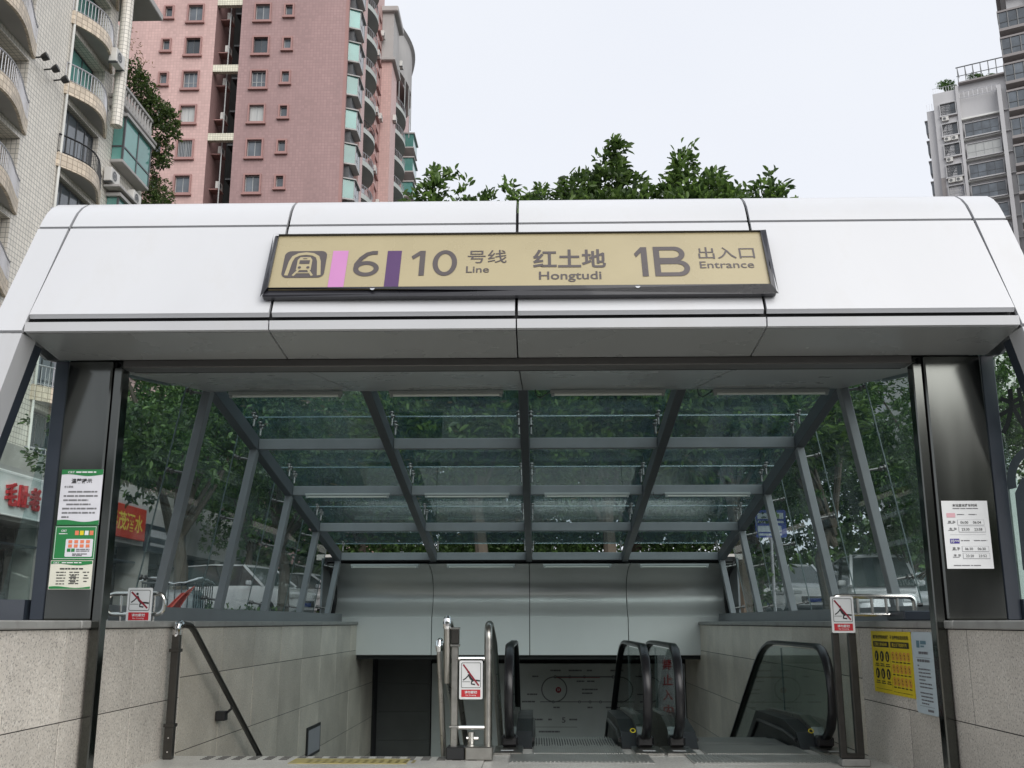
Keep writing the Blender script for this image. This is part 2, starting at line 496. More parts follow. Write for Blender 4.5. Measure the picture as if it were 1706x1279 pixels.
M['pane_dark'] = pm('dark_window_pane', (.03,.038,.045), .06, var=.5, scale=.9, spec=.8, rvar=.02, objvar=.3)
M['pane_teal'] = pm('teal_window_pane', (.10,.26,.235), .07, var=.25, scale=.7, spec=.8, rvar=.02, objvar=.25)
M['pane_blue'] = pm('blue_window_pane', (.06,.17,.42), .1, var=.2, scale=.7)
M['curtain'] = pm('pale_curtain', (.42,.43,.42), .8, var=.2, scale=5, stretch=(6,6,.1))
M['railing'] = pm('grey_railing', (.42,.42,.44), .4, metal=.3)
M['railing_d'] = pm('black_railing', (.02,.02,.022), .4)
M['ac'] = pm('ac_casing', (.58,.57,.54), .5, var=.12, scale=2)
M['carwhite'] = pm('white_car_paint', (.74,.75,.76), .16, var=.02, coat=.5, rvar=.04)
M['carglass'] = pm('car_glass', (.05,.065,.065), .05, spec=.8, rvar=.02)
M['tyre'] = pm('tyre', (.015,.015,.015), .8)
M['rim'] = pm('wheel_rim', (.4,.4,.4), .3, metal=.9)
M['lamp_clear'] = pm('headlamp', (.6,.62,.62), .12)
M['lamp_red'] = pm('tail_lamp', (.35,.01,.01), .2)
M['tarp'] = pm('white_tarpaulin', (.80,.81,.82), .45, var=.1, scale=4, bump=.6, bscale=7)
M['redcloth'] = pm('red_cloth', (.62,.08,.045), .7, var=.15, scale=5)
M['concrete'] = pm('pale_concrete', (.42,.41,.38), .75, var=.15, scale=1.5)
M['shopred'] = flat_mat('red_shop_board', (.45,.035,.015), .5)
M['signwhite'] = flat_mat('white_shop_board', (.82,.86,.86), .5)

# ------------------------------------------------------------------ flat print on a plane
class Fr:
    """a plane in space: origin, right, up, outward normal"""
    def __init__(s, O, U, Vv):
        s.O = Vector(O); s.U = Vector(U).normalized(); s.V = Vector(Vv).normalized(); s.N = s.U.cross(s.V).normalized()
    def p(s, u, v, d=0.0):
        return s.O + s.U*u + s.V*v + s.N*d

def quad(mb, fr, u0, u1, v0, v1, d):
    return mb.add([fr.p(u0,v0,d), fr.p(u1,v0,d), fr.p(u1,v1,d), fr.p(u0,v1,d)], [(0,1,2,3)])

def slab(mb, fr, u0, u1, v0, v1, d0, d1, ch=0.0):
    c = fr.p((u0+u1)/2, (v0+v1)/2, (d0+d1)/2)
    return mb.obox(c, (fr.U, fr.V, fr.N), ((u1-u0)/2, (v1-v0)/2, (d1-d0)/2), ch)

def poly(mb, fr, pts, d):
    return mb.add([fr.p(u,v,d) for u,v in pts], [tuple(range(len(pts)))])

def disc(mb, fr, u, v, ru, rv, d, n=20):
    return poly(mb, fr, [(u+ru*math.cos(2*math.pi*k/n), v+rv*math.sin(2*math.pi*k/n)) for k in range(n)], d)

def ring(mb, fr, u, v, ru, rv, w, d, a0=0, a1=360, n=28):
    P = []
    for k in range(n+1):
        a = R(a0+(a1-a0)*k/n)
        P.append(fr.p(u+ru*math.cos(a), v+rv*math.sin(a), d)); P.append(fr.p(u+(ru-w)*math.cos(a), v+(rv-w)*math.sin(a), d))
    return mb.add(P, [(2*k, 2*k+1, 2*k+3, 2*k+2) for k in range(n)])

def ribbon(mb, fr, pts, w, d):
    """stroke of even width along 2-D points"""
    P = []; m = len(pts)
    for i in range(m):
        a = Vector(pts[max(i-1,0)]); b = Vector(pts[min(i+1,m-1)])
        t = (b-a).normalized(); nn = Vector((-t.y, t.x))*w/2
        q = Vector(pts[i])
        P.append(fr.p(q.x+nn.x, q.y+nn.y, d)); P.append(fr.p(q.x-nn.x, q.y-nn.y, d))
    return mb.add(P, [(2*k, 2*k+1, 2*k+3, 2*k+2) for k in range(m-1)])

def rrect(u0, u1, v0, v1, r, n=5):
    pts = []
    for cx, cy, a0 in ((u1-r, v0+r, -90), (u1-r, v1-r, 0), (u0+r, v1-r, 90), (u0+r, v0+r, 180)):
        for k in range(n+1):
            a = R(a0+90*k/n); pts.append((cx+r*math.cos(a), cy+r*math.sin(a)))
    return pts

def text(s, fr, u0, u1, v0, v1, d, mat, parent, bold=0.0, name='lettering', depth=0.0):
    """lettering turned into a flat mesh and fitted to the box u0..u1, v0..v1"""
    cu = bpy.data.curves.new('tmp', 'FONT'); cu.body = s; cu.size = 1; cu.offset = bold; cu.resolution_u = 3
    to = bpy.data.objects.new('tmp', cu); COL.objects.link(to)
    dg = bpy.context.evaluated_depsgraph_get(); dg.update()
    me = bpy.data.meshes.new_from_object(to.evaluated_get(dg))
    bpy.data.objects.remove(to); bpy.data.curves.remove(cu)
    a = np.array([v.co[:] for v in me.vertices])
    lo, hi = a.min(0), a.max(0)
    mb = MB()
    P = [fr.p(u0+(q[0]-lo[0])/(hi[0]-lo[0])*(u1-u0), v0+(q[1]-lo[1])/(hi[1]-lo[1])*(v1-v0), d) for q in a]
    faces = [tuple(pl.vertices) for pl in me.polygons]
    bpy.data.meshes.remove(me)
    if depth:
        n = len(P)
        mb.add(P, faces)
        mb.add([p + fr.N*-depth for p in P], [f[::-1] for f in faces])
        from collections import Counter
        c = Counter()
        for f in faces:
            for i in range(len(f)): c[(f[i], f[(i+1) % len(f)])] += 1
        for (i, j) in list(c):
            if (j, i) not in c: mb.f.append((i, i+n, j+n, j)); mb.sm.append(False)
    else:
        mb.add(P, faces)
    return mb.build(name, mat, parent, recalc=False)

def lines(mb, fr, rows, d, h):
    """rows of unreadably small print, as broken strips: (u0, u1, v)"""
    for u0, u1, v in rows:
        u = u0
        while u < u1-0.001:
            w = min(u1-u, rnd.uniform(.012, .05)*(1+h*20))
            quad(mb, fr, u, u+w, v-h/2, v+h/2, d)
            u += w + rnd.uniform(.003, .007)
    return mb

# ------------------------------------------------------------------ ground and stairwell
XC = -0.13
XL, XR = -3.13, 2.80
def gz(y):
    return -0.45 + 0.057*(min(max(y, 5), 36)-5) if y < 36 else -0.45 + 0.057*31 + 0.012*(min(y, 200)-36)

def ground_sheet(x0, x1, y0, y1, name_mb, dz=0.0, ny=24):
    mb = name_mb
    ys = [y0+(y1-y0)*i/ny for i in range(ny+1)]
    P = []
    for y in ys:
        P.append((x0, y, gz(y)+dz)); P.append((x1, y, gz(y)+dz))
    mb.add(P, [(2*i, 2*i+1, 2*i+3, 2*i+2) for i in range(ny)])
    return mb

mb = MB()
ground_sheet(-900, -4.0, -300, 5, mb, ny=1); ground_sheet(-900, -4.0, 5, 36, mb, ny=8); ground_sheet(-900, -4.0, 36, 200, mb, ny=4); ground_sheet(-900, -4.0, 200, 1500, mb, ny=1)
ground_sheet(3.7, 900, -300, 5, mb, ny=1); ground_sheet(3.7, 900, 5, 36, mb, ny=8); ground_sheet(3.7, 900, 36, 200, mb, ny=4); ground_sheet(3.7, 900, 200, 1500, mb, ny=1)
ground_sheet(-4.0, 3.7, -300, 4.6, mb, ny=1); ground_sheet(-4.0, 3.7, 20.9, 36, mb, ny=6); ground_sheet(-4.0, 3.7, 36, 200, mb, ny=4); ground_sheet(-4.0, 3.7, 200, 1500, mb, ny=1)
struct(mb.build('ground', M['paving'], recalc=False))
mb = MB(); ground_sheet(5.2, 13.5, 5, 36, mb, .004, 8); ground_sheet(5.2, 13.5, 36, 160, mb, .004, 6)
struct(mb.build('road', M['asphalt'], recalc=False))

# landing, front steps, stair flight and the pit floor
mb = MB(); mb.box(XL, -0.44, 5.5, 9.02, -.3, 0); mb.box(-0.435, XR, 5.5, 8.62, -.3, 0); mb.box(-0.435, XR, 8.624, 9.758, -.3, -.006)
land = struct(mb.build('landing_floor', M['floor']))
for k in range(3):
    MB().cbox(XL, XR, 4.6+.3*k, 5.5-.003, -.6, -.45+.15*k+.0, .008).build('step', M['floor'], land)
flight = struct(empty('stair_flight', (-1.9, 9.02, 0)))
for k in range(22):
    MB().cbox(XL+.002, -0.78, 9.024+.29*k, 9.33+.29*k, -.15*(k+1)-.3, -.15*(k+1), .008).build('step', M['floor'], flight)
mb = MB()
for j in range(14):
    for i in range(3):
        disc(mb, Fr((0,0,0.004), (1,0,0), (0,1,0)), -1.85+.065*j, 8.62+.065*i, .018, .018, 0, 8)
mb2 = MB().box(-2.0, -1.05, 8.55, 8.85, 0, .004)
tp = tag(mb2.build('tactile_strip', M['tactile']), 'worn yellow tactile paving strip at the head of the stairs', 'tactile paving')
mb.build('stud', M['tactile'], tp)
mb = MB()
for i in range(18):
    for j in range(4):
        mb.box(XL+.35+.13*i, XL+.42+.13*i, 8.78+.06*j, 8.80+.06*j, 0.0, .003)
mb.build('anti_slip_strip', M['core'], land)

# ------------------------------------------------------------------ granite side walls
def side_wall(sg, label):
    x = XL if sg < 0 else XR                       # inner face
    out = -1 if sg < 0 else 1
    root = tag(empty('granite_wall', (x+out*.35, 11, -.45)), label, 'wall')
    a, b = sorted((x+out*.0045, x+out*.80))
    mb = MB(); mb.box(a, b, 4.6, 20.2, -.75, 1.055)
    a2, b2 = sorted((x+out*.0048, x+out*.40))
    mb.box(a2, b2, 8.9, 20.2, -7.2, -.752)
    mb.build('wall_core', M['core'], root)
    joints = [4.6, 5.71, 6.90, 8.09, 9.18] + [9.18+1.185*k for k in range(1, 10)]
    joints[-1] = 20.0
    proto = {}
    for i in range(len(joints)-1):
        y0, y1 = joints[i]+.006, joints[i+1]-.006
        if joints[i] < 9.1: zs = [1.055, .46, -.18, -.75]; mt = 'granite'
        else:
            zs = [1.055, .63, 0, -.63, -1.26, -1.89, -2.52, -3.15]; mt = 'granite_in'
        for j in range(len(zs)-1):
            z1, z0 = zs[j]-.0035, zs[j+1]+.0035
            if z1 < 0.2 - max(0, (joints[i]-11))*.577 - 1.2: continue
            pr = rnd.uniform(-.0015, .0012)
            xa, xb = sorted((x+out*pr+.0, x+out*.034))
            MB().cbox(xa, xb, y0, y1, z0, z1, .0015).build('granite_tile', M[mt], root)
    # cap in lengths
    xa, xb = sorted((x-out*.025, x+out*.82))
    cuts = [4.58, 7.05, 9.4, 12.2, 15.0, 18.06]
    for i in range(5):
        MB().cbox(xa, xb, cuts[i]+.004, cuts[i+1]-.004, 1.058, 1.112, .008).build('wall_cap', M['cap'], root)
    return root
side_wall(-1, 'speckled granite stair wall on the left, under the left glass side')
side_wall(1, 'speckled granite stair wall on the right, carrying the yellow poster')

# ------------------------------------------------------------------ portal: white fascia, soffit, columns, legs
portal = tag(empty('entrance_portal', (XC, 7.0, -.45)), 'white rounded metal portal canopy over the subway entrance with dark steel columns', 'canopy')
def xs(b, z):                                    # bay border; outermost ones lean inwards
    k = (z-3.05)/0.9
    if abs(b) < 3: return XC+b
    s_ = 1 if b > 0 else -1
    return XC + b - s_*0.065*k
def prof(name, pts, bl, br, mat, gapx=.0105, smooth=False):
    """closed Y-Z outline swept between two bay borders"""
    Lr = [(xs(bl, z)+gapx, y, z) for y, z in pts]; Rr = [(xs(br, z)-gapx, y, z) for y, z in pts]
    mb = MB(); mb.loft([Lr, Rr], smooth=smooth)
    return mb.build(name, M[mat], portal, sharp=25)
bays = [-3.385, -1.692, 0.0, 1.692, 3.385]
ends = [(-3.63, -3.385), (3.385, 3.63)]
fas = [(6.642,3.172),(6.992,3.942),(7.022,3.93),(6.665,3.146)]
curve = [(7.003,3.963),(7.03,4.02),(7.07,4.095),(7.13,4.165),(7.21,4.225),(7.33,4.27),(7.5,4.30),(7.8,4.325),(8.6,4.345),(9.9,4.345)]
top = curve + [(9.9,4.315),(8.6,4.315),(7.8,4.295),(7.5,4.27),(7.34,4.238),(7.23,4.195),(7.15,4.138),(7.10,4.06),(7.055,4.0),(7.03,3.945)]
lip = [(6.625,3.045),(6.620,3.108),(6.75,3.108),(6.75,3.085),(7.18,3.03),(7.18,2.988)]
isof = [(7.345,2.975),(9.93,3.365),(9.93,3.40),(7.345,3.01)]
for i in range(4):
    prof('fascia_panel', fas, bays[i], bays[i+1], 'fascia')
    prof('top_panel', top, bays[i], bays[i+1], 'fascia', smooth=True)
    prof('soffit_panel', lip, bays[i], bays[i+1], 'fascia', gapx=.005); prof('soffit_shade_sheet', [(6.66,3.036),(7.18,2.982),(7.18,2.986),(6.66,3.040)], bays[i], bays[i+1], 'soffit', gapx=.006)  # thin grey sheet below the white soffit, shade put into its colour
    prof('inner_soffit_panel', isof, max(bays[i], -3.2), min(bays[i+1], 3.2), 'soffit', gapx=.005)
endfas = [(6.622,3.052),(6.992,3.942),(7.022,3.93),(6.652,3.04)]
for a, b in ends:
    prof('corner_panel', endfas, a, b, 'fascia'); prof('corner_top_panel', top, a, b, 'fascia', smooth=True)
# dark backing behind the joints
mb = MB()
bk = [(6.70,3.12),(6.70,3.17),(7.05,3.93),(7.12,4.03),(7.25,4.14),(7.5,4.22),(8.6,4.27),(9.88,4.27),(9.88,3.42),(7.35,3.03),(7.18,3.06),(6.76,3.10)]
mb.loft([[(XC-3.36,y,z) for y,z in bk],[(XC+3.36,y,z) for y,z in bk]], smooth=False)
mb.build('backing_box', M['gap'], portal)
MB().box(XC-3.55, XC+3.55, 9.885, 9.92, 3.43, 4.28).build('rear_panel', M['fascia'], portal)
for sg in (-1, 1):
    xe = XC+sg*3.57
    mb = MB(); mb.loft([[(xe-.012,y,z) for y,z in bk],[(xe+.012,y,z) for y,z in bk]], smooth=False)
    mb.build('side_panel', M['fascia'], portal)
# slanting legs of the portal with dark inner frame
for sg in (-1, 1):
    def lx(z, o): return XC+sg*(o+.26*(3.05-z))
    F = [(lx(3.03,3.385),6.622,3.03),(lx(3.03,3.635),6.622,3.03),(lx(-.45,3.66),6.622,-.45),(lx(-.45,3.37),6.622,-.45)]
    MB().prism(F, (0,.20,0)).build('leg', M['fascia'], portal)
    p, q = V(lx(3.02,3.445),6.885,3.02), V(lx(-.45,3.445),6.885,-.45)
    MB().beam(p, q, .11, .115, (0,1,0), .006).build('leg_frame', M['navy'], portal)
    # angled pane between leg frame and column
    xi = XC+sg*3.445
    P = [(lx(2.97,3.43),6.93,2.97),(xi,7.215,2.97),(xi,7.215,1.12),(lx(1.12,3.43),6.93,1.12)]
    MB().prism(P, (0,.012,0)).build('side_light', M['glass_clear'], portal)
    S = [(lx(1.12,3.40),6.88,1.114),(xi,7.17,1.114),(xi,7.27,1.114),(lx(1.12,3.40),6.98,1.114)]
    MB().prism(S, (0,0,.14)).build('side_light_sill', M['navy'], portal)
# columns
for face_, frame_, guide_, groove_ in (((-3.45,-3.118),(-3.552,-3.452),(-3.108,-3.04),(-3.122,-3.10)), ((2.805,3.215),(3.217,3.317),(2.722,2.793),(2.785,2.808))):
    col = MB().cbox(*face_, 7.19, 7.52, 1.114, 2.984, .012).build('column', M['stainless_dark'], portal)
    MB().cbox(*frame_, 7.205, 7.50, 1.115, 2.982, .006).build('column_frame', M['navy'], col)
    MB().cbox(*guide_, 7.195, 7.30, 0.0, 2.93, .008).build('shutter_guide', M['stainless_dark'], col)
    MB().box(*groove_, 7.23, 7.29, 1.115, 2.98).build('guide_groove', M['gap'], col)
MB().cbox(-3.04, 2.722, 7.183, 7.34, 2.925, 2.984, .006).build('shutter_header', M['header'], portal)
mb = MB(); mb.box(-3.03, 2.71, 7.342, 7.40, 2.935, 2.972)
mb.build('shutter_box', M['gap'], portal)

# ------------------------------------------------------------------ station name sign on the fascia
fv = Vector((0, .357, .784)).normalized()
sg0 = Vector((XC+.01, 6.635, 3.158))
SF = Fr(sg0, (1,0,0), fv)
sroot = tag(empty('station_sign', SF.p(0,.1,.02)), 'long tan station name sign in a dark frame on the white fascia', 'sign')
H0, H1, HW = .105, .725, 1.775
slab(MB(), SF, -HW+.01, HW-.01, H0+.01, H1-.01, .004, .060, .01).build('sign_box', M['sign_frame'], sroot)
# bevelled frame bars
fw = .05
def bar(p0, p1, q0, q1):
    # outer edge p0-p1 low, inner edge q0-q1 raised then a step down
    mb = MB()
    mb.add([SF.p(*p0,.058),SF.p(*p1,.058),SF.p(*q1,.088),SF.p(*q0,.088),SF.p(*q0,.064),SF.p(*q1,.064)], [(0,1,2,3),(3,2,5,4)])
    return mb.build('frame_bar', M['sign_frame'], sroot, recalc=False)
bar((-HW,H0),(HW,H0),(HW-fw,H0+.062),(-HW+fw,H0+.062))
bar((HW,H1),(-HW,H1),(-HW+fw,H1-.036),(HW-fw,H1-.036))
bar((-HW,H1),(-HW,H0),(-HW+fw,H0+.062),(-HW+fw,H1-.036))
bar((HW,H0),(HW,H1),(HW-fw,H1-.036),(HW-fw,H0+.062))
face = slab(MB(), SF, -HW+fw, HW-fw, H0+.06, H1-.035, .055, .068).build('sign_face', M['tan'], sroot)
D = .071
ox = -XC-.01
def T(s, x0, x1, v0, v1, bold=.0, mat='sign_ink', d=D): return text(s, SF, x0+ox, x1+ox, v0, v1, d, M[mat], face, bold)
# metro pictogram
mb = MB(); poly(mb, SF, rrect(-1.775+ox, -1.475+ox, .275, .535, .045), D); pic = mb.build('pictogram', M['sign_ink'], face, recalc=False)
c0 = -1.625+ox
mb = MB()
ribbon(mb, SF, [(c0-.115,.295),(c0-.10,.43),(c0-.085,.475),(c0-.05,.50),(c0,.508),(c0+.05,.50),(c0+.085,.475),(c0+.10,.43),(c0+.115,.295)], .026, D+.002)
poly(mb, SF, [(c0-.052,.345),(c0+.052,.345),(c0+.052,.445),(c0+.035,.472),(c0-.035,.472),(c0-.052,.445)], D+.002)
ribbon(mb, SF, [(c0-.035,.345),(c0-.068,.292)], .016, D+.002); ribbon(mb, SF, [(c0+.035,.345),(c0+.068,.292)], .016, D+.002)
quad(mb, SF, c0-.05, c0+.05, .315, .323, D+.002)
tr = mb.build('train_symbol', M['tan'], face, recalc=False)
mb = MB(); quad(mb, SF, c0-.036, c0+.036, .405, .440, D+.004); disc(mb, SF, c0-.03, .37, .012, .012, D+.004, 12); disc(mb, SF, c0+.03, .37, .012, .012, D+.004, 12); quad(mb, SF, c0-.015, c0+.015, .452, .459, D+.004)
mb.build('train_window', M['sign_ink'], face, recalc=False)
mb = MB(); quad(mb, SF, -1.435+ox, -1.325+ox, .168, .535, D); mb.build('line_colour_bar', M['pink'], face, recalc=False)
mb = MB(); quad(mb, SF, -1.045+ox, -.945+ox, .168, .53, D); mb.build('line_colour_bar', M['purple'], face, recalc=False)
def numeral(ch, u0, u1, v0, v1, w):
    mb = MB(); cx, cy, hw, hh = (u0+u1)/2+ox, (v0+v1)/2, (u1-u0)/2, (v1-v0)/2
    if ch == '0': ring(mb, SF, cx, cy, hw, hh, w, D, n=36)
    elif ch == '1':
        quad(mb, SF, cx+hw-w, cx+hw, cy-hh, cy+hh, D)
        poly(mb, SF, [(cx+hw-w, cy+hh), (cx-hw, cy+hh*.55), (cx-hw+.012, cy+hh*.30), (cx+hw-w, cy+hh*.62)], D+.0005)
    elif ch == '6':
        rb = hh*.60
        ring(mb, SF, cx, cy-hh+rb, hw, rb, w, D, n=32)
        ribbon(mb, SF, [(cx+hw*.78, cy+hh-w*.5), (cx+hw*.4, cy+hh-w*.5), (cx, cy+hh*.76), (cx-hw*.45, cy+hh*.42), (cx-hw+w*.55, cy-hh*.05), (cx-hw+w*.5, cy-hh*.4)], w, D+.0005)
    elif ch == 'B':
        quad(mb, SF, cx-hw, cx-hw+w, cy-hh, cy+hh, D)
        for (c_, r_, e) in ((cy+hh*.49, hh*.51, hw*.55), (cy-hh*.47, hh*.53, hw*.62)):
            x0 = cx-hw+w; xm = cx-hw+w+ (2*hw-w-r_)*(.80 if c_ > cy else 1.0)
            quad(mb, SF, x0, xm, c_+r_-w*.85, c_+r_, D); quad(mb, SF, x0, xm, c_-r_, c_-r_+w*.85, D+.0003)
            ring(mb, SF, xm, c_, r_, r_, w*.92, D+.0006, -90, 90, 18)
    return mb.build('numeral', M['sign_ink'], face, recalc=False)
numeral('6', -1.275, -1.095, .283, .53, .036)
numeral('1', -.872, -.775, .286, .528, .038)
numeral('0', -.72, -.548, .282, .532, .036)
numeral('1', .695, .785, .262, .545, .042)
numeral('B', .83, 1.075, .262, .548, .042)
T('号线', -.475, -.20, .402, .53, .004)
T('Line', -.482, -.322, .31, .372, .008)
T('红土地', -.015, .495, .35, .53, .022)
T('Hongtudi', .026, .458, .215, .315, .012)
T('出入口', 1.145, 1.538, .425, .54, .004)
T('Entrance', 1.145, 1.52, .335, .40, .006)
for u in (-1.0, .82):
    mb = MB(); disc(mb, SF, u, H0+.052, .014, .014, .0835, 12); ring(mb, SF, u, H0+.052, .016, .016, .006, .084)
    mb.build('screw', M['chrome'], sroot, recalc=False)

# ------------------------------------------------------------------ glass enclosure: steel ribs, beams, mullions, panes, fittings
enc = tag(empty('glass_enclosure', (XC, 13.6, 1.1)), 'sloping glazed stair enclosure of grey steel ribs and point-fixed panes', 'glass enclosure')
Y0, Y4, Z0, Z4 = 10.04, 17.24, 3.40, 2.095
sl = Vector((0, Y4-Y0, Z4-Z0)).normalized(); up = Vector((0, -sl.z, sl.y))
def rp(x, y, d=0.0):
    return Vector((x, y, Z0+(Z4-Z0)*(y-Y0)/(Y4-Y0))) + up*d
HWR = 3.21
ribx = [XC-HWR, XC-HWR/2, XC, XC+HWR/2, XC+HWR]
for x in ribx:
    MB().beam(rp(x, Y0-.12, .085), rp(x, Y4+.06, .085), .10, .17, up, .006).build('roof_rib', M['steel_shade'], enc)
bayY = [Y0+1.8*k for k in range(5)]
for k, y in enumerate(bayY):
    for i in range(4):
        a, b = rp(ribx[i]+.052, y, .085), rp(ribx[i+1]-.052, y, .085)
        MB().beam(a, b, .075, .125, (0,0,1), .005).build('cross_beam', M['steel'], enc)
# fitting prototype: little arm with two discs, hub
def fitting(side):
    mb = MB()
    mb.tube([(0,0,0),(0,0,.10)], .013, 8)
    mb.tube([(-.055,0,.10),(.055,0,.10)], .011, 8)
    for e in (-1, 1):
        mb.tube([(e*.055,0,.10),(e*.055,0,.135)], .012, 8)
        mb.tube([(e*.055,0,.135),(e*.055,0,.150)], .028, 10)
    return mb
GAP = .155
def orient(o, nrm, alongv):
    z = Vector(nrm).normalized(); x = Vector(alongv); x = (x - z*x.dot(z)).normalized(); y = z.cross(x)
    o.rotation_euler = Matrix((x, y, z)).transposed().to_euler()
fp = None
def put_fit(pos, nrm, al):
    global fp
    if fp is None:
        m = fitting(0); me = bpy.data.meshes.new('spider_fitting'); me.from_pydata(m.v, [], m.f)
        me.polygons.foreach_set('use_smooth', m.sm); me.set_sharp_from_angle(angle=R(40)); me.materials.append(M['fit'])
        fp = me
    o = bpy.data.objects.new('spider_fitting', fp); place(o, pos, enc); orient(o, nrm, al)
# roof panes (4 x 4) held above the ribs
for k in range(4):
    for i in range(4):
        y0, y1 = bayY[k]-.10 if k == 0 else bayY[k]-.24, bayY[k+1]-.255
        if k == 3: y1 = bayY[4]+.1
        x0, x1 = ribx[i]+.006, ribx[i+1]-.006
        if i == 0: x0 -= .22
        if i == 3: x1 += .22
        P = [rp(x0,y0,.17+GAP), rp(x1,y0,.17+GAP), rp(x1,y1,.17+GAP), rp(x0,y1,.17+GAP)]
        MB().prism(P, up*.014).build('roof_pane', M['glass_roof'], enc)
        mb = MB(); mb.beam(rp(x0,y1+.005,.18+GAP), rp(x1,y1+.005,.18+GAP), .010, .016, up)
        mb.build('pane_edge', M['edge'], enc)
        for y in (y0+.16, y1-.12):
            for x, sgx in ((ribx[i]+.10, 1), (ribx[i+1]-.10, -1)):
                put_fit(rp(x-sgx*.03, y, .17), up, sl)

# side mullions, panes, sill
LEAN = .17
def sideX(sg, y, z, off=0.0):
    zt = Z0+(Z4-Z0)*(y-Y0)/(Y4-Y0)
    return XC+sg*(HWR+LEAN*(zt-z)+off)
for sg in (-1, 1):
    nrm = Vector((sg, 0, LEAN)).normalized()
    for k, y in enumerate(bayY):
        zt = rp(0, y).z+.04
        a = Vector((sideX(sg,y,zt), y, zt)); b = Vector((sideX(sg,y,1.24), y, 1.24))
        MB().beam(a, b, .085, .13, (0,1,0) if True else nrm, .006).build('mullion', M['steel'], enc)
        if k > 0:
            for zf in ((.93, .55, .06) if k < 4 else (.85, .1)):
                p = b.lerp(a, zf)
                put_fit(p + Vector((sg*.055, 0, 0)), nrm, (0,1,0))
        else:
            for zf in (.97, .6, .12):
                p = b.lerp(a, zf); put_fit(p + Vector((sg*.055, 0, 0)), nrm, (0,1,0))
    ys = [7.54] + bayY
    for k in range(5):
        y0, y1 = ys[k]+.006, ys[k+1]-.006
        zt0 = (3.02+.15*(y0-7.34) if k == 0 else rp(0,y0).z)+(.05 if k == 0 else .32); zt1 = rp(0,y1).z+.32
        off = .235
        def sx(y, z):
            yy = max(y, Y0)
            return sideX(sg, yy, z, off)
        P = [(sx(y0,1.15),y0,1.15),(sx(y1,1.15),y1,1.15),(sx(y1,zt1),y1,zt1),(sx(y0,zt0),y0,zt0)]
        MB().prism(P, nrm*.014).build('side_pane', M['glass_side'], enc)
        e0, e1 = Vector(P[1]), Vector(P[2])
        MB().beam(e0+nrm*.007+V(0,.006,0), e1+nrm*.007+V(0,.006,0), .010, .018, (0,1,0)).build('pane_edge', M['edge'], enc)
    # sill rail along the wall cap, following the mullion feet
    pts = [(7.54, sideX(sg,Y0,1.2))] + [(y, sideX(sg,y,1.2)) for y in bayY] + [(18.05, sideX(sg,Y4,1.2))]
    rings = []
    for y, x in pts:
        rings.append([(x-sg*.10,y,1.114),(x+sg*.30,y,1.114),(x+sg*.30,y,1.245),(x-sg*.10,y,1.245)])
    mb = MB(); mb.loft(rings, smooth=False); mb.build('sill_rail', M['steel'], enc)

# lamps under the beams (3 rows of 4)
rows = [('front', 0, .0), ('middle', 2, .02), ('rear', 4, -.0)]
bayn = ['leftmost bay', 'second bay from left', 'third bay from left', 'rightmost bay']
for rn, k, dz in rows:
    y = bayY[k]
    for i in range(4):
        xm = (ribx[i]+ribx[i+1])/2 + (.0 if k else .04)
        c = rp(xm, y, .0)
        off = V(0, -.06, -.005) if k == 2 else (V(0,-.20,-.10) if k == 0 else V(0,-.08,-.095))
        root = tag(empty('tube_lamp', c+off+V(0,0,.03)), 'white tube lamp in the %s row under the glass, %s' % (rn, bayn[i]), 'lamp', 'tube lamps under the glass roof')
        b = c+off
        MB().cbox(b.x-.57, b.x+.57, b.y-.025, b.y+.025, b.z+.012, b.z+.045, .004).build('batten', M['lampbody'], root)
        MB().tube([(b.x-.53,b.y,b.z),(b.x+.53,b.y,b.z)], .014, 10).build('tube', M['tube'], root)
        for e in (-1, 1):
            MB().cbox(b.x+e*.545-.015, b.x+e*.545+.015, b.y-.02, b.y+.02, b.z-.018, b.z+.02, .003).build('lamp_holder', M['lampbody'], root)
        if k == 0 and i in (2, 3) or k == 2 and i == 3:
            s0 = b.x-.57
            MB().tube([(s0,b.y,b.z+.03),(s0-.06,b.y,b.z-.01),(s0-.10,b.y,b.z-.035),(s0-.14,b.y,b.z-.01),(s0-.15,b.y,b.z+.05)], .006, 6).build('cable', M['rubber'], root)

# ------------------------------------------------------------------ rear bulkhead over the stairs: cove, flat panels, lining
bulk = tag(empty('rear_bulkhead', (XC, 18.2, .54)), 'grey metal bulkhead with curved cove panels closing the rear of the enclosure', 'bulkhead')
cove = [(17.30,2.055),(17.62,2.03),(17.90,1.96),(18.12,1.85),(18.24,1.70),(18.27,1.57),(18.24,1.44),(18.18,1.32),(18.12,1.24),(18.09,1.185)]
bb = [-3.42, -1.70, 0, 1.70, 3.42]
for i in range(4):
    a, b = XC+bb[i]+.006, XC+bb[i+1]-.006
    mb = MB(); ring1 = [(a,y,z) for y,z in cove]; ring2 = [(b,y,z) for y,z in cove]
    back1 = [(a,y+.03,z+(.02 if z > 1.6 else -.0)) for y,z in cove][::-1]; back2 = [(b,y+.03,z+(.02 if z > 1.6 else -.0)) for y,z in cove][::-1]
    mb.loft([ring1+back1, ring2+back2], smooth=True); mb.build('cove_panel', M['cove'], bulk, sharp=40)
    MB().cbox(a, b, 18.06, 18.12, .55, 1.192, .005).build('flat_panel', M['bulk'], bulk)
mb = MB()
mb.box(XC-3.40, XC+3.40, 18.125, 18.30, .56, 1.19); mb.box(XC-3.40, XC+3.40, 18.33, 18.5, 1.0, 2.2)
mb.box(XC-3.45, XC+3.45, 17.28, 18.5, 2.09, 2.17)
mb.build('backing', M['gap'], bulk)
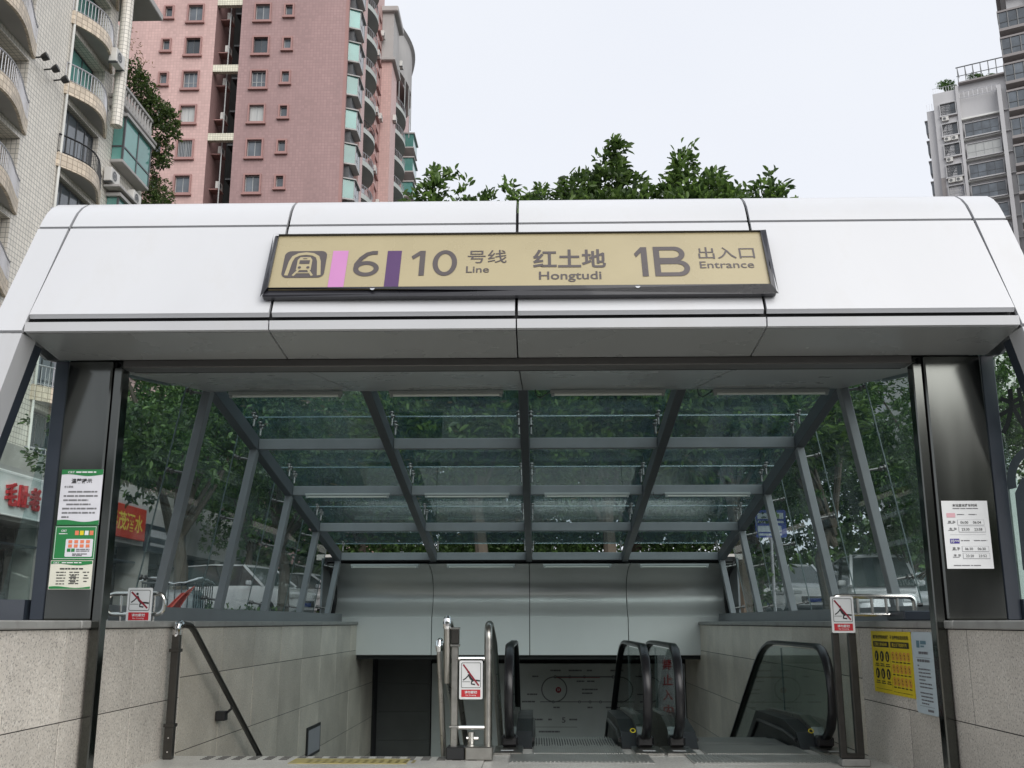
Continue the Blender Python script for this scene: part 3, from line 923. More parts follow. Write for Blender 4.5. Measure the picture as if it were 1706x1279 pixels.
for sg in (-1, 1):
    x = XC+sg*3.44
    mb = MB(); mb.tube([(x, y-.03, z) for y, z in cove], .045, 8); mb.build('cove_edge_trim', M['rubber'], bulk)
    a, b = sorted((x+sg*.02, x+sg*.05))
    MB().box(a, b, 17.25, 20.3, 1.115, 2.15).build('end_panel', M['steel'], bulk)
# hall behind
hall = struct(empty('stair_hall', (0, 20.3, -7.2)))
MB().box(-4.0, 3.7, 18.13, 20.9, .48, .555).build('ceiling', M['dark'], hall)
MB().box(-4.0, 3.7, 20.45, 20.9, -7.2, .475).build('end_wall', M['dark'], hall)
MB().box(-4.0, 3.7, 8.6, 20.9, -7.4, -7.2).build('hall_floor', M['floor'], hall)
MB().box(-4.0, 3.7, 18.6, 20.9, 2.2, 2.3).build('roof_slab', M['concrete'], hall)
MB().box(-4.0, 3.7, 20.78, 20.89, .56, 2.19).build('rear_wall', M['concrete'], hall)
for i in range(1):
    for j in range(4):
        MB().cbox(-3.09, -2.06, 20.38, 20.44, .47-.52*(j+1)+.004, .47-.52*j, .001).build('wall_tile', M['darktile'], hall)
# wide information board with the network map
bf = Fr((-2.03, 20.30, -2.2), (1,0,0), (0,0,1))
brd = tag(empty('information_board', (.4, 20.36, -2.2)), 'wide grey board with a printed subway network map at the back of the stairs', 'board')
slab(MB(), bf, 0, 4.85, 0, 2.53, -.05, 0, .01).build('panel', pm('grey_board', (.55,.59,.57), .35, var=.08), brd)
bfo = lambda x: x+2.03
mb = MB()
ring(mb, bf, bfo(.32), 2.05, .25, .24, .022, .004, 0, 360, 36)
quad(mb, bf, bfo(.35), bfo(1.45), 2.27, 2.295, .004)
quad(mb, bf, bfo(.05), bfo(1.45), 1.815, 1.83, .004)
lines(mb, bf, [(bfo(.25),bfo(.45),2.40),(bfo(.6),bfo(.85),2.40),(bfo(.95),bfo(1.05),2.40),(bfo(1.4),bfo(1.5),2.40),(bfo(.75),bfo(.9),2.20),(bfo(.95),bfo(1.1),2.20),(bfo(-.3),bfo(-.05),1.825),(bfo(-.1),bfo(.02),2.29),(bfo(.3),bfo(.42),1.72),(bfo(.95),bfo(1.05),1.72),(bfo(1.3),bfo(1.45),1.72),(bfo(.85),bfo(1.15),2.05),(bfo(.85),bfo(1.05),1.98),(bfo(-.2),bfo(0.0),1.96)], .004, .028)
quad(mb, bf, bfo(-.2), bfo(.75), 1.36, 1.368, .004)
for x in (.34, .62, .9, 1.45): ring(mb, bf, bfo(x), 2.282, .03, .03, .012, .006, n=12)
for x in (.3, .8, 1.0, 1.2, 1.45): ring(mb, bf, bfo(x), 1.822, .028, .028, .01, .006, n=12)
mb.build('network_map', M['grey_ink'], brd, recalc=False)
mb = MB(); disc(mb, bf, bfo(.40), 2.04, .055, .055, .006, 16); quad(mb, bf, bfo(.36), bfo(1.2), 2.262, 2.272, .007); mb.build('map_mark', M['dark_red'], brd, recalc=False)
text('33', bf, bfo(.375), bfo(.425), 2.02, 2.065, .009, M['white'], brd, .01)
text('4', bf, bfo(-.18), bfo(-.11), 1.44, 1.54, .004, M['grey_ink'], brd, .02)
text('5', bf, bfo(.46), bfo(.53), 1.44, 1.54, .004, M['grey_ink'], brd, .02)
mb = MB(); lines(mb, bf, [(bfo(-.05),bfo(.1),1.50),(bfo(.2),bfo(.27),1.50),(bfo(.6),bfo(.75),1.50),(bfo(.02),bfo(.42),1.28)], .004, .03); mb.build('small_print', M['grey_ink'], brd, recalc=False)

# ------------------------------------------------------------------ escalators
def esc_path(x, inset=0.0, y_end=17.5):
    """outline of one handrail loop, from the newel foot round the front, along the top and down the slope"""
    r = .40-inset
    P = []
    cy, cz = 9.62, .49
    P.append((x, 9.80, cz-r+.0))
    for k in range(0, 9):
        a = R(-90 - 22.5*k)
        P.append((x, cy+r*math.cos(a), cz+r*math.sin(a)*1.0))
    P.append((x, 11.3, cz+r)); 
    for k in range(1, 5):
        a = R(90-7.2*k); rr = 2.0
        P.append((x, 11.3+rr*math.cos(a), cz+r-rr+rr*math.sin(a)))
    y1, z1 = P[-1][1], P[-1][2]
    P.append((x, y_end, z1-(y_end-y1)*math.tan(R(29.5))))
    return P

def escalator(xl, xr, label):
    root = tag(empty('escalator', ((xl+xr)/2, 9.6, 0)), label, 'escalator')
    for x, sg in ((xl, 1), (xr, -1)):
        hp = esc_path(x)
        mb = MB(); mb.tube(hp, .034, 12, flat=(1.15,.62), up=None); 
        # flattened rubber handrail: wide across, thin radially
        mb = MB(); m = len(hp); rings = []
        for i, p in enumerate(hp):
            p = Vector(p); t = Vector(hp[min(i+1,m-1)])-Vector(hp[max(i-1,0)]); t.normalize()
            s_ = Vector((1,0,0)); b = s_.cross(t).normalized()
            if i == 0: b = Vector((0,0,1)) if b.z > 0 else b
            sec = [(-.040,-.012),(-.040,.010),(-.028,.022),(.028,.022),(.040,.010),(.040,-.012),(.026,-.018),(-.026,-.018)]
            rings.append([p + s_*u + b*v for u, v in sec])
        mb.loft(rings, smooth=True); mb.build('handrail', M['rubber'], root, sharp=50)
        ip = esc_path(x, .035, 16.5)
        # glass balustrade panel inside the loop
        gp = [(y, z) for _, y, z in ip]
        # close along the skirt
        low = [(16.5, gp[-1][1]-.62), (11.7, .03), (9.85, .05)]
        poly3 = [(x-.006, y, z) for y, z in gp[1:]] + [(x-.006, y, z) for y, z in low]
        MB().prism(poly3, (.012,0,0)).build('balustrade_glass', M['glass_clear'], root)
        # panel edge line between glass lengths
        MB().box(x-.007, x+.007, 11.02, 11.035, .12, .84).build('glass_joint', M['edge'], root)
        # deck, skirt and newel
        deck = [(9.30,.012),(9.55,.02),(9.80,.17),(10.25,.24),(11.6,.20),(16.5,-2.62),(16.5,-2.95),(11.5,-.2),(9.3,-.02)]
        MB().prism([(x-.055, y, z) for y, z in deck], (.11,0,0)).build('skirt_deck', M['stainless_old'], root)
        w0, w1 = sorted((x+sg*.057, x+sg*.20))
        inner = [(9.62,.004),(9.78,.13),(10.25,.20),(11.5,.18),(16.5,-2.7),(16.5,-3.0),(11.3,-.1),(9.62,-.02)]
        MB().prism([(w0, y, z) for y, z in inner], (w1-w0,0,0)).build('inner_skirt', M['blackplastic'], root)
        MB().tube([(x+sg*.205,9.75,.06),(x+sg*.205,10.2,.10),(x+sg*.205,11.4,.09),(x+sg*.205,16.4,-2.8)], .02, 8).build('guard_brush', M['rubber'], root)
        MB().cbox(x-.075, x+.075, 9.52, 9.66, .022, .12, .02).build('handrail_inlet', M['rubber'], root)
        a, b = sorted((x-sg*.13, x+sg*.12))
        MB().cbox(a, b, 9.18, 9.66, -.01, .018, .006).build('newel_plate', M['stainless_old'], root)
        fr_ = Fr((x-.055 if sg > 0 else x+.055, 9.2, 0), (1,0,0), (0,.35,.94))
        if sg < 0:
            mb = MB(); ring(mb, Fr((x-.10, 9.64, .14), (1,0,0), (0,.7,.7)), 0, 0, .026, .026, .009, .02, n=18); mb.build('indicator_ring', M['yellow'], root, recalc=False)
        mb = MB(); quad(mb, Fr((x-sg*.01,9.24,.022),(1,0,0),(0,1,0)), -.06, .05, 0, .07, 0); mb.build('sticker', M['white'], root, recalc=False)
    # floor plate, comb and steps
    xa, xb = xl+.14, xr-.14
    MB().box(xa-.13+.01, xb+.13-.01, 8.63, 9.17, -.05, .006).build('floor_plate', M['plate'], root)
    MB().box(xa+.07, xb-.07, 9.175, 9.75, -.05, .006).build('floor_plate', M['plate'], root)
    mb = MB(); n = int((xb-xa)/.028)
    for i in range(n):
        x = xa-.1+(xb-xa+.2)*i/n
        mb.box(x, x+.010, 8.66, 9.15, .006, .0105)
    mb.build('plate_ribs', M['plate'], root)
    mb = MB(); n = int((xb-xa-.16)/.02)
    for i in range(n):
        x = xa+.08+(xb-xa-.16)*i/n
        mb.box(x, x+.008, 9.2, 9.80, .006, .012)
    mb.build('comb_teeth', M['plate'], root)
    for k in range(14):
        y0 = 9.76+.40*k
        z = -.02-[0,0,.03,.12][k] if k < 4 else -.14-.22*(k-3)
        st = MB().cbox(xa+.065, xb-.065, y0+.004, y0+.398, z-.22, z, .004).build('step', M['blackplastic'], root)
        if k < 5:
            mb = MB(); n = int((xb-xa-.16)/.024)
            for i in range(n):
                x = xa+.08+(xb-xa-.16)*i/n
                mb.box(x, x+.012, y0+.01, y0+.39, z, z+.012)
            mb.build('tread_ribs', M['plate'], st)
    return root
escalator(-.25, .955, 'escalator with glass balustrades in the middle of the stairwell, beside the steel barrier')
escalator(1.235, 2.545, 'escalator with glass balustrades against the right granite wall')

# red upright notice between the two escalators
ff = Fr((1.27, 11.2, .08), (1,0,0), (0,0,1))
nb = tag(empty('no_entry_notice', (1.36, 11.2, .02)), 'narrow white board with red vertical characters between the escalators', 'notice')
slab(MB(), ff, 0, .20, 0, .68, -.012, 0, .004).build('board', M['paper'], nb)
for k, ch in enumerate('禁止入内'):
    text(ch, ff, .05, .155, .53-.155*k, .64-.155*k, .004, M['red'], nb, .02)
MB().cbox(1.30, 1.43, 11.19, 11.30, -.05, .078, .006).build('foot', M['blackplastic'], nb)

# ------------------------------------------------------------------ 'no crossing' plates
def no_crossing(fr, w, h, label, hang):
    root = tag(empty('no_crossing_sign', fr.p(w/2, 0, -.005)), label, 'sign', 'no crossing signs')
    mb = MB(); pts = rrect(0, w, 0, h, w*.06); mb.prism([fr.p(u,v,-.006) for u,v in pts], fr.N*.006); mb.build('plate', M['white'], root)
    k = w/.215
    mb = MB(); quad(mb, fr, .02*k, w-.02*k, .02*k, .085*k, .002); mb.build('red_band', M['red'], root, recalc=False)
    mb = MB()
    for a, b in ((rrect(.018*k,w-.018*k,.10*k,h-.018*k,.012*k), rrect(.022*k,w-.022*k,.104*k,h-.022*k,.010*k)),):
        n = len(a); mb.add([fr.p(u,v,.002) for u,v in a]+[fr.p(u,v,.002) for u,v in b], [(i,(i+1)%n,n+(i+1)%n,n+i) for i in range(n)])
    # climbing figure
    hb = .10*k
    disc(mb, fr, .085*k, hb+.140*k, .011*k, .011*k, .0025, 12)
    ribbon(mb, fr, [(.085*k,hb+.122*k),(.105*k,hb+.085*k),(.13*k,hb+.06*k)], .020*k, .0025)
    ribbon(mb, fr, [(.088*k,hb+.115*k),(.06*k,hb+.085*k),(.035*k,hb+.068*k)], .010*k, .0027)
    ribbon(mb, fr, [(.12*k,hb+.068*k),(.16*k,hb+.066*k),(.19*k,hb+.062*k)], .014*k, .0026)
    ribbon(mb, fr, [(.115*k,hb+.06*k),(.112*k,hb+.035*k),(.145*k,hb+.030*k)], .013*k, .0028)
    quad(mb, fr, .028*k, .10*k, hb+.052*k, hb+.056*k, .002)
    mb.build('climbing_figure', M['ink'], root, recalc=False)
    mb = MB(); ribbon(mb, fr, [(.035*k,h-.035*k),(w-.035*k,hb+.02*k)], .014*k, .0035); mb.build('red_bar', M['dark_red'], root, recalc=False)
    text('请勿翻越', fr, .05*k, w-.05*k, .050*k, .075*k, .004, M['white'], root, .02)
    text('No Crossing', fr, .06*k, w-.06*k, .027*k, .042*k, .004, M['white'], root, .01)
    for u in hang:
        MB().box(0,0.001,0,0.001,0,0.001)
    return root
no_crossing(Fr((-3.405, 8.555, 1.098), (1,0,0), (0,0,1)), .208, .282, 'red and white no crossing sign fixed to the stainless loop on the left wall', ())
no_crossing(Fr((-.655, 8.845, .475), (1,0,0), (0,0,1)), .196, .312, 'red and white no crossing sign hung between the posts in the middle of the stairs', ())
no_crossing(Fr((2.365, 8.44, 1.018), (1,0,0), (0,0,1)), .183, .285, 'red and white no crossing sign fixed to the railing on the right wall', ())

# ------------------------------------------------------------------ stainless loop on the left wall
def fillet(pts, r, n=5, closed=False):
    P = [Vector(p) for p in pts]; out = []
    m = len(P)
    for i in range(m):
        if not closed and i in (0, m-1): out.append(P[i]); continue
        a, b, c = P[i-1], P[i], P[(i+1) % m]
        d1, d2 = (a-b).normalized(), (c-b).normalized()
        q0, q1 = b+d1*r, b+d2*r
        for k in range(n+1):
            t = k/n; out.append(q0*(1-t)**2 + b*2*t*(1-t) + q1*t*t)
    return out
lp = tag(empty('loop_rail', (-3.35, 8.62, 1.11)), 'rounded stainless loop rail standing on the left wall cap', 'railing')
MB().tube(fillet([(-3.60,8.62,1.165),(-3.60,8.62,1.335),(-3.115,8.62,1.335),(-3.115,8.62,1.165)], .075, 6, True), .019, 10, closed=True).build('loop', M['stainless'], lp)
for x in (-3.48, -3.30, -3.2):
    MB().tube([(x,8.62,1.11),(x,8.62,1.335)], .011, 8).build('bar', M['stainless'], lp)
MB().tube([(-3.60,8.62,1.11),(-3.60,8.62,1.25)], .019, 8).build('foot', M['stainless'], lp)

# left handrail: post and sloping rail with wall brackets
hr = tag(empty('stair_handrail', (-3.03, 8.8, 0)), 'dark sloping stair handrail with banded post and brackets on the left wall', 'handrail')
MB().cbox(-3.085, -3.02, 8.77, 8.83, .27, 1.0, .006).build('post', M['darkpost'], hr)
MB().cbox(-3.09, -3.015, 8.765, 8.835, 0, .262, .006).build('post_foot', M['darkpost'], hr)
for z in (.268, .87):
    MB().cbox(-3.098, -3.007, 8.757, 8.843, z-.014, z+.014, .004).build('band', M['darkpost'], hr)
for z in (.06, .17):
    mb = MB(); disc(mb, Fr((-3.05,8.763,z),(1,0,0),(0,0,1)), 0, 0, .007, .007, 0, 10); mb.build('bolt', M['chrome'], hr, recalc=False)
MB().tube([(-3.055,8.80,.99),(-3.055,8.79,1.04),(-3.05,8.80,1.075),(-3.03,8.84,1.09)], [.033,.034,.033,.030], 10).build('end_cap', M['chrome'], hr)
MB().tube([(-3.02,8.84,1.085),(-2.985,8.93,1.07),(-2.985,9.05,1.02),(-2.985,13.9,-1.62)], .027, 10).build('rail', M['darkpost'], hr)
for y in (10.3, 11.35, 12.6):
    z = 1.02-(y-9.05)*.5443
    MB().cbox(-3.125, -3.03, y-.05, y+.05, z-.17, z-.08, .006).build('bracket', M['blackplastic'], hr)
    MB().tube([(-3.03,y,z-.10),(-2.985,y,z-.06),(-2.985,y,z)], .012, 8).build('bracket_arm', M['blackplastic'], hr)

# middle barrier between stairs and escalator
br_ = tag(empty('stair_barrier', (-.55, 8.9, 0)), 'stainless steel barrier of two posts and rungs between stairs and escalator', 'barrier')
MB().cbox(-.725, -.668, 8.87, 8.93, .09, .90, .006).build('post', M['stainless_old'], br_)
MB().cbox(-.73, -.663, 8.865, 8.935, .92, 1.045, .006).build('post_head', M['darkpost'], br_)
for z in (.91, 1.05, .255):
    MB().cbox(-.737, -.656, 8.858, 8.942, z-.009, z+.009, .003).build('band', M['stainless'], br_)
MB().tube(fillet([(-.765,8.98,.60),(-.765,8.88,1.06),(-.765,8.90,1.125),(-.755,9.05,1.08),(-.755,14,-1.65)], .05, 5), .030, 10).build('stair_rail', M['stainless_old'], br_)
MB().tube([(-.767,8.875,1.05),(-.767,8.868,1.085),(-.766,8.875,1.115),(-.764,8.90,1.135)], [.031,.036,.036,.030], 10).build('rail_cap', M['chrome'], br_)
MB().tube(fillet([(-.415,8.90,.09),(-.415,8.90,1.06),(-.415,9.15,1.09),(-.40,9.6,.92),(-.40,14,-1.5)], .10, 6), .034, 12).build('tall_rail', M['stainless_old'], br_)
for z in (.245, .80):
    MB().tube([(-.67,8.9,z),(-.415,8.9,z)], .017, 8).build('rung', M['stainless'], br_)
MB().tube([(-.62,8.9,.80),(-.62,8.9,.77)], .006, 6).build('sign_hook', M['stainless'], br_)
MB().tube([(-.49,8.9,.80),(-.49,8.9,.77)], .006, 6).build('sign_hook', M['stainless'], br_)
MB().cbox(-.755, -.60, 8.80, 8.98, 0, .10, .008).build('base_box', M['blackplastic'], br_)
MB().cbox(-.597, -.37, 8.78, 8.96, 0, .105, .008).build('base_box', M['stainless_old'], br_)
MB().tube([(-.56,9.0,.10),(-.56,9.0,.20)], .03, 10).build('hinge', M['stainless'], br_)
MB().tube([(-.60,9.0,.15),(-.50,9.0,.15)], .018, 10).build('hinge', M['stainless'], br_)
r2 = tag(empty('low_handrail', (-.84, 9.05, 0)), 'lower stainless handrail with rounded chrome end beside the middle barrier', 'handrail')
MB().tube(fillet([(-.80,9.1,.02),(-.845,9.06,.86),(-.845,9.08,.93),(-.83,9.25,.88),(-.83,14,-1.75)], .05, 5), .025, 10).build('rail', M['stainless_old'], r2)
MB().tube([(-.846,9.05,.86),(-.847,9.04,.90),(-.846,9.05,.93),(-.842,9.09,.945)], [.027,.032,.032,.026], 10).build('rail_cap', M['chrome'], r2)
MB().tube([(-.80,9.1,-.16),(-.80,9.1,.06)], .022, 8).build('foot', M['stainless_old'], r2)

# right barrier: two dark posts, guard rail over the cap
rb = tag(empty('guard_rail', (2.55, 8.5, 0)), 'stainless guard rail with short bars over dark posts at the right wall', 'railing')
MB().cbox(2.375, 2.425, 8.47, 8.53, .09, 1.02, .006).build('post', M['darkpost'], rb)
MB().cbox(2.50, 2.56, 8.47, 8.53, .09, 1.02, .006).build('post', M['darkpost'], rb)
MB().cbox(2.375, 2.56, 8.47, 8.53, .06, .10, .006).build('foot_bar', M['darkpost'], rb)
MB().cbox(2.375, 2.60, 8.45, 8.58, 0, .058, .012).build('base_block', M['cap'], rb)
MB().tube(fillet([(2.40,8.5,1.0),(2.40,8.5,1.305),(3.06,8.5,1.305),(3.06,8.5,1.12)], .06, 6), .021, 10).build('top_rail', M['stainless'], rb)
MB().tube([(2.40,8.5,1.16),(2.93,8.5,1.16)], .014, 8).build('lower_rail', M['stainless'], rb)
for x in (2.60, 2.715, 2.83, 2.92):
    MB().tube([(x,8.5,1.16),(x,8.5,1.30)], .013, 8).build('bar', M['stainless_old'], rb)
MB().tube([(3.06,8.5,1.24),(3.12,8.5,1.24)], .016, 8).build('knob', M['blackplastic'], rb)
# grey box on the cap behind the rail
tag(MB().cbox(2.86, 3.30, 8.2, 8.6, 1.113, 1.19, .01).build('junction_box', M['navy']), 'low dark metal box lying on the right wall cap by the column', 'box')

# ------------------------------------------------------------------ notices on the columns and walls
yc = 7.184
def paper(name, fr, w, h, mat, label, cat='poster', t=.003):
    root = tag(empty(name, fr.p(w/2, 0, 0)), label, cat)
    slab(MB(), fr, 0, w, 0, h, 0, t).build('sheet', M[mat], root)
    return root
def wave(mb, fr, u0, u1, vbase, vedge, amp, d, flip=1):
    n = 14; P = []
    for k in range(n+1):
        u = u0+(u1-u0)*k/n
        P.append((u, vbase)); 
    Q = [(u0+(u1-u0)*k/n, vedge+amp*math.sin(2*math.pi*k/n+.6)) for k in range(n+1)]
    mb.add([fr.p(u,v,d) for u,v in P]+[fr.p(u,v,d) for u,v in Q], [(k,k+1,n+2+k,n+1+k) for k in range(n)])
    return mb
f1 = Fr((-3.41, yc, 1.775), (1,0,0), (0,0,1))
po = paper('reminder_poster', f1, .30, .395, 'paper', 'white notice with green wave borders, topmost on the left column')
mb = MB(); wave(mb, f1, 0, .30, .395, .355, .007, .005); wave(mb, f1, 0, .30, 0, .028, .008, .005); mb.build('green_border', M['green'], po, recalc=False)
text('CRT', f1, .045, .095, .368, .383, .007, M['white'], po, .02)
mb = MB(); lines(mb, f1, [(.105,.25,.376)], .007, .010); mb.build('header_print', M['white'], po, recalc=False)
text('温馨提示', f1, .075, .225, .295, .330, .005, M['ink'], po, .025)
text('各位乘客:', f1, .028, .095, .262, .279, .005, M['ink'], po, .0)
mb = MB(); lines(mb, f1, [(.06,.27,.235),(.03,.275,.205),(.03,.21,.175),(.055,.23,.145),(.028,.275,.115),(.028,.272,.085),(.028,.08,.055)], .005, .011); mb.build('small_print', M['grey_ink'], po, recalc=False)
f2 = Fr((-3.417, yc, 1.53), (1,0,0), (0,0,1))
po = paper('green_poster', f2, .30, .238, 'green', 'green poster with orange characters in a white box, middle one on the left column')
mb = MB(); poly(mb, f2, rrect(.085,.28,.02,.145,.008), .005); mb.build('white_box', M['paper'], po, recalc=False)
mb = MB()
for j in range(2):
    for i in range(4): quad(mb, f2, .105+.042*i, .132+.042*i, .115-.03*j, .137-.03*j, .007)
mb.build('orange_print', M['orange'], po, recalc=False)
mb = MB(); quad(mb, f2, .10,.125,.055,.078,.007); quad(mb, f2, .13,.155,.055,.078,.007); mb.build('green_print', M['green'], po, recalc=False)
mb = MB(); lines(mb, f2, [(.165,.26,.072),(.165,.26,.060),(.14,.25,.040),(.14,.21,.030)], .007, .007); mb.build('small_print', M['grey_ink'], po, recalc=False)
for i, mt in enumerate(('orange','yellow','white','orange')):
    mb = MB(); quad(mb, f2, .145+.035*i, .172+.035*i, .172, .203, .005); mb.build('colour_tile', M[mt], po, recalc=False)
text('CRT', f2, .045, .085, .195, .21, .005, M['white'], po, .02)
mb = MB(); lines(mb, f2, [(.03,.09,.182)], .005, .006); quad(mb, f2, .006,.009,.006,.232,.004); quad(mb, f2, .291,.294,.006,.232,.004); quad(mb, f2, .006,.294,.229,.232,.0045); quad(mb, f2, .006,.294,.006,.009,.0045); mb.build('white_line', M['white'], po, recalc=False)
f3 = Fr((-3.425, yc, 1.325), (1,0,0), (0,0,1))
po = paper('timetable_poster', f3, .30, .20, 'cream', 'cream notice with small tables and green borders, lowest on the left column')
mb = MB(); wave(mb, f3, .004, .296, .196, .172, .006, .005); wave(mb, f3, .004, .296, .004, .016, .006, .005); mb.build('green_border', M['green'], po, recalc=False)
text('CRT', f3, .02, .062, .178, .19, .007, M['white'], po, .02)
mb = MB(); lines(mb, f3, [(.08,.22,.184)], .007, .007); mb.build('header_print', M['white'], po, recalc=False)
mb = MB(); lines(mb, f3, [(.07,.235,.142)], .005, .010); lines(mb, f3, [(.045,.115,.118),(.14,.21,.118),(.235,.28,.118),(.05,.115,.098),(.14,.21,.101),(.15,.19,.092),(.245,.27,.096),(.05,.115,.078),(.14,.21,.081),(.15,.19,.072),(.24,.28,.078),(.05,.115,.058),(.14,.21,.06),(.15,.19,.051),(.245,.27,.055),(.05,.11,.038),(.14,.21,.04)], .005, .0065); mb.build('small_print', M['ink'], po, recalc=False)
# first and last train notice on the right column
f4 = Fr((2.83, yc, 1.46), (1,0,0), (0,0,1))
po = paper('train_time_notice', f4, .318, .468, 'white', 'white first and last train notice on the right column', 'notice')
text('本站首末班车时间', f4, .075, .245, .425, .447, .005, M['ink'], po, .012)
mb = MB(); lines(mb, f4, [(.075,.25,.414)], .005, .006); lines(mb, f4, [(.03,.075,.312),(.03,.075,.262),(.045,.09,.128),(.045,.09,.078)], .005, .004); lines(mb, f4, [(.10,.15,.372),(.18,.235,.372),(.11,.17,.192),(.2,.29,.192),(.045,.23,.022)], .005, .006); mb.build('small_print', M['grey_ink'], po, recalc=False)
mb = MB(); quad(mb, f4, .028, .088, .352, .382, .005); mb.build('line_label', flat_mat('pale_pink_print', (.66,.38,.42)), po, recalc=False)
mb = MB(); quad(mb, f4, .036, .10, .172, .205, .005); mb.build('line_label', flat_mat('violet_print', (.05,.03,.25)), po, recalc=False)
text('10', f4, .042, .064, .178, .199, .007, M['white'], po, .02)
text('号线', f4, .068, .096, .183, .198, .007, M['white'], po, .01)
for v, a, b, k in ((.30,'06:00','06:04',0),(.252,'23:30','23:58',.004),(.118,'06:30','06:30',.014),(.07,'23:20','23:52',.016)):
    mb = MB(); quad(mb, f4, .098+k, .283+k, v-.004, v+.036, .004); mb.build('time_box', M['soft_ink'], po, recalc=False)
    mb = MB(); quad(mb, f4, .101+k, .280+k, v, v+.034, .0055); mb.build('time_field', M['white'], po, recalc=False)
    text(a, f4, .118+k, .172+k, v+.008, v+.026, .007, M['ink'], po, .006); text(b, f4, .205+k, .260+k, v+.008, v+.026, .007, M['ink'], po, .006)
    t = '首 车' if v > .27 or .1 < v < .2 else '末 车'
    text(t, f4, .034+k, .086+k, v+.012, v+.030, .005, M['ink'], po, .005)
mb = MB(); quad(mb, f4, .04, .285, .232, .2335, .005); mb.build('rule', M['soft_ink'], po, recalc=False)

# yellow escalator poster and pale blue board on the right wall (facing the stairs)
f5 = Fr((XR-.006, 8.83, .548), (0,-1,0), (0,0,1))
po = paper('escalator_poster', f5, .93, .482, 'yellow', 'yellow escalator safety poster with rows of round symbols on the right wall')
text('请按标示使用电扶梯', f5, .05, .43, .42, .452, .005, M['ink'], po, .02)
text('不当使用会造成危险', f5, .47, .88, .42, .452, .005, M['ink'], po, .02)
for u0, u1, s in ((.05,.43,'正确使用电扶梯'), (.47,.88,'禁止以下危险行为')):
    mb = MB(); quad(mb, f5, u0, u1, .357, .402, .005); mb.build('black_band', M['ink'], po, recalc=False)
    text(s, f5, u0+.04, u1-.04, .366, .394, .007, M['yellow'], po, .01)
mi = MB()
for j in range(2):
    for i in range(3):
        u, v = .115+.13*i, .285-.135*j
        mb = MB(); disc(mb, f5, u, v, .046, .042, .005, 18); sy = mb.build('round_symbol', M['ink'], po, recalc=False)
        mw = MB(); disc(mw, f5, u, v+.014, .010, .009, .0065, 8); ribbon(mw, f5, [(u,v+.006),(u+.008*(i-1),v-.026)], .016, .0065); mw.build('figure', M['yellow'], sy, recalc=False)
        lines(mi, f5, [(u-.04,u+.04,v-.060),(u-.05,u+.05,v-.075)], .005, .008)
for j in range(3):
    for i in range(5):
        u, v = .51+.085*i, .295-.095*j
        mr = MB(); ring(mr, f5, u, v, .033, .032, .007, .005, n=18); ribbon(mr, f5, [(u-.02,v+.022),(u+.02,v-.022)], .006, .0055); sy = mr.build('prohibition_ring', M['orange'], po, recalc=False)
        mw = MB(); disc(mw, f5, u, v+.008, .008, .008, .0052, 8); ribbon(mw, f5, [(u,v+.002),(u+.004,v-.018)], .010, .0052); mw.build('figure', M['ink'], sy, recalc=False)
        lines(mi, f5, [(u-.03,u+.03,v-.045)], .005, .008)
lines(mi, f5, [(.05,.43,.03)], .005, .003); lines(mi, f5, [(.47,.88,.025)], .005, .003)
quad(mi, f5, .447, .450, .05, .40, .005)
mi.build('small_print', M['ink'], po, recalc=False)
f6 = Fr((XR-.006, 7.865, .46), (0,-1,0), (0,0,1))
po = tag(empty('blue_notice_board', f6.p(.2,0,0)), 'pale blue rounded notice board next to the yellow poster', 'notice')
mb = MB(); mb.prism([f6.p(u,v,0) for u,v in rrect(0,.41,0,.572,.03)], f6.N*.012); mb.build('board', M['paleblue'], po)
mb = MB(); quad(mb, f6, .10, .16, .46, .51, .014); quad(mb, f6, .18, .29, .485, .51, .014); quad(mb, f6, .18, .25, .465, .477, .014); mb.build('emblem', flat_mat('slate_print', (.12,.22,.27)), po, recalc=False)
text('便民温馨', f6, .13, .31, .41, .44, .014, flat_mat('slate_print', (.16,.24,.28)), po, .0) if False else None
mb = MB(); lines(mb, f6, [(.13,.31,.425),(.09,.33,.37)], .014, .018); lines(mb, f6, [(.09,.12,.335),(.10,.33,.31),(.10,.33,.285),(.10,.34,.26),(.10,.22,.235),(.10,.34,.21),(.10,.34,.185),(.10,.34,.145),(.11,.34,.12),(.11,.34,.095),(.11,.25,.072)], .014, .009); quad(mb, f6, .07, .35, .39, .392, .014); quad(mb, f6, .07, .35, .052, .054, .014); quad(mb, f6, .22,.33,.02,.036,.014); mb.build('small_print', M['grey_ink'], po, recalc=False)
# framed notice low on the left wall
f7 = Fr((XL+.006, 14.3, -.70), (0,1,0), (0,0,1))
f7 = Fr((XL+.006, 14.36, -.69), (0,1,0), (0,0,1))
po = tag(empty('framed_notice', f7.p(.4,0,0)), 'small dark framed notice low on the left stair wall', 'notice')
slab(MB(), f7, 0, .85, 0, .40, 0, .02, .004).build('frame', M['blackplastic'], po)
mb = MB(); quad(mb, f7, .05, .80, .04, .36, .022); mb.build('sheet', M['soft_ink'], po, recalc=False)

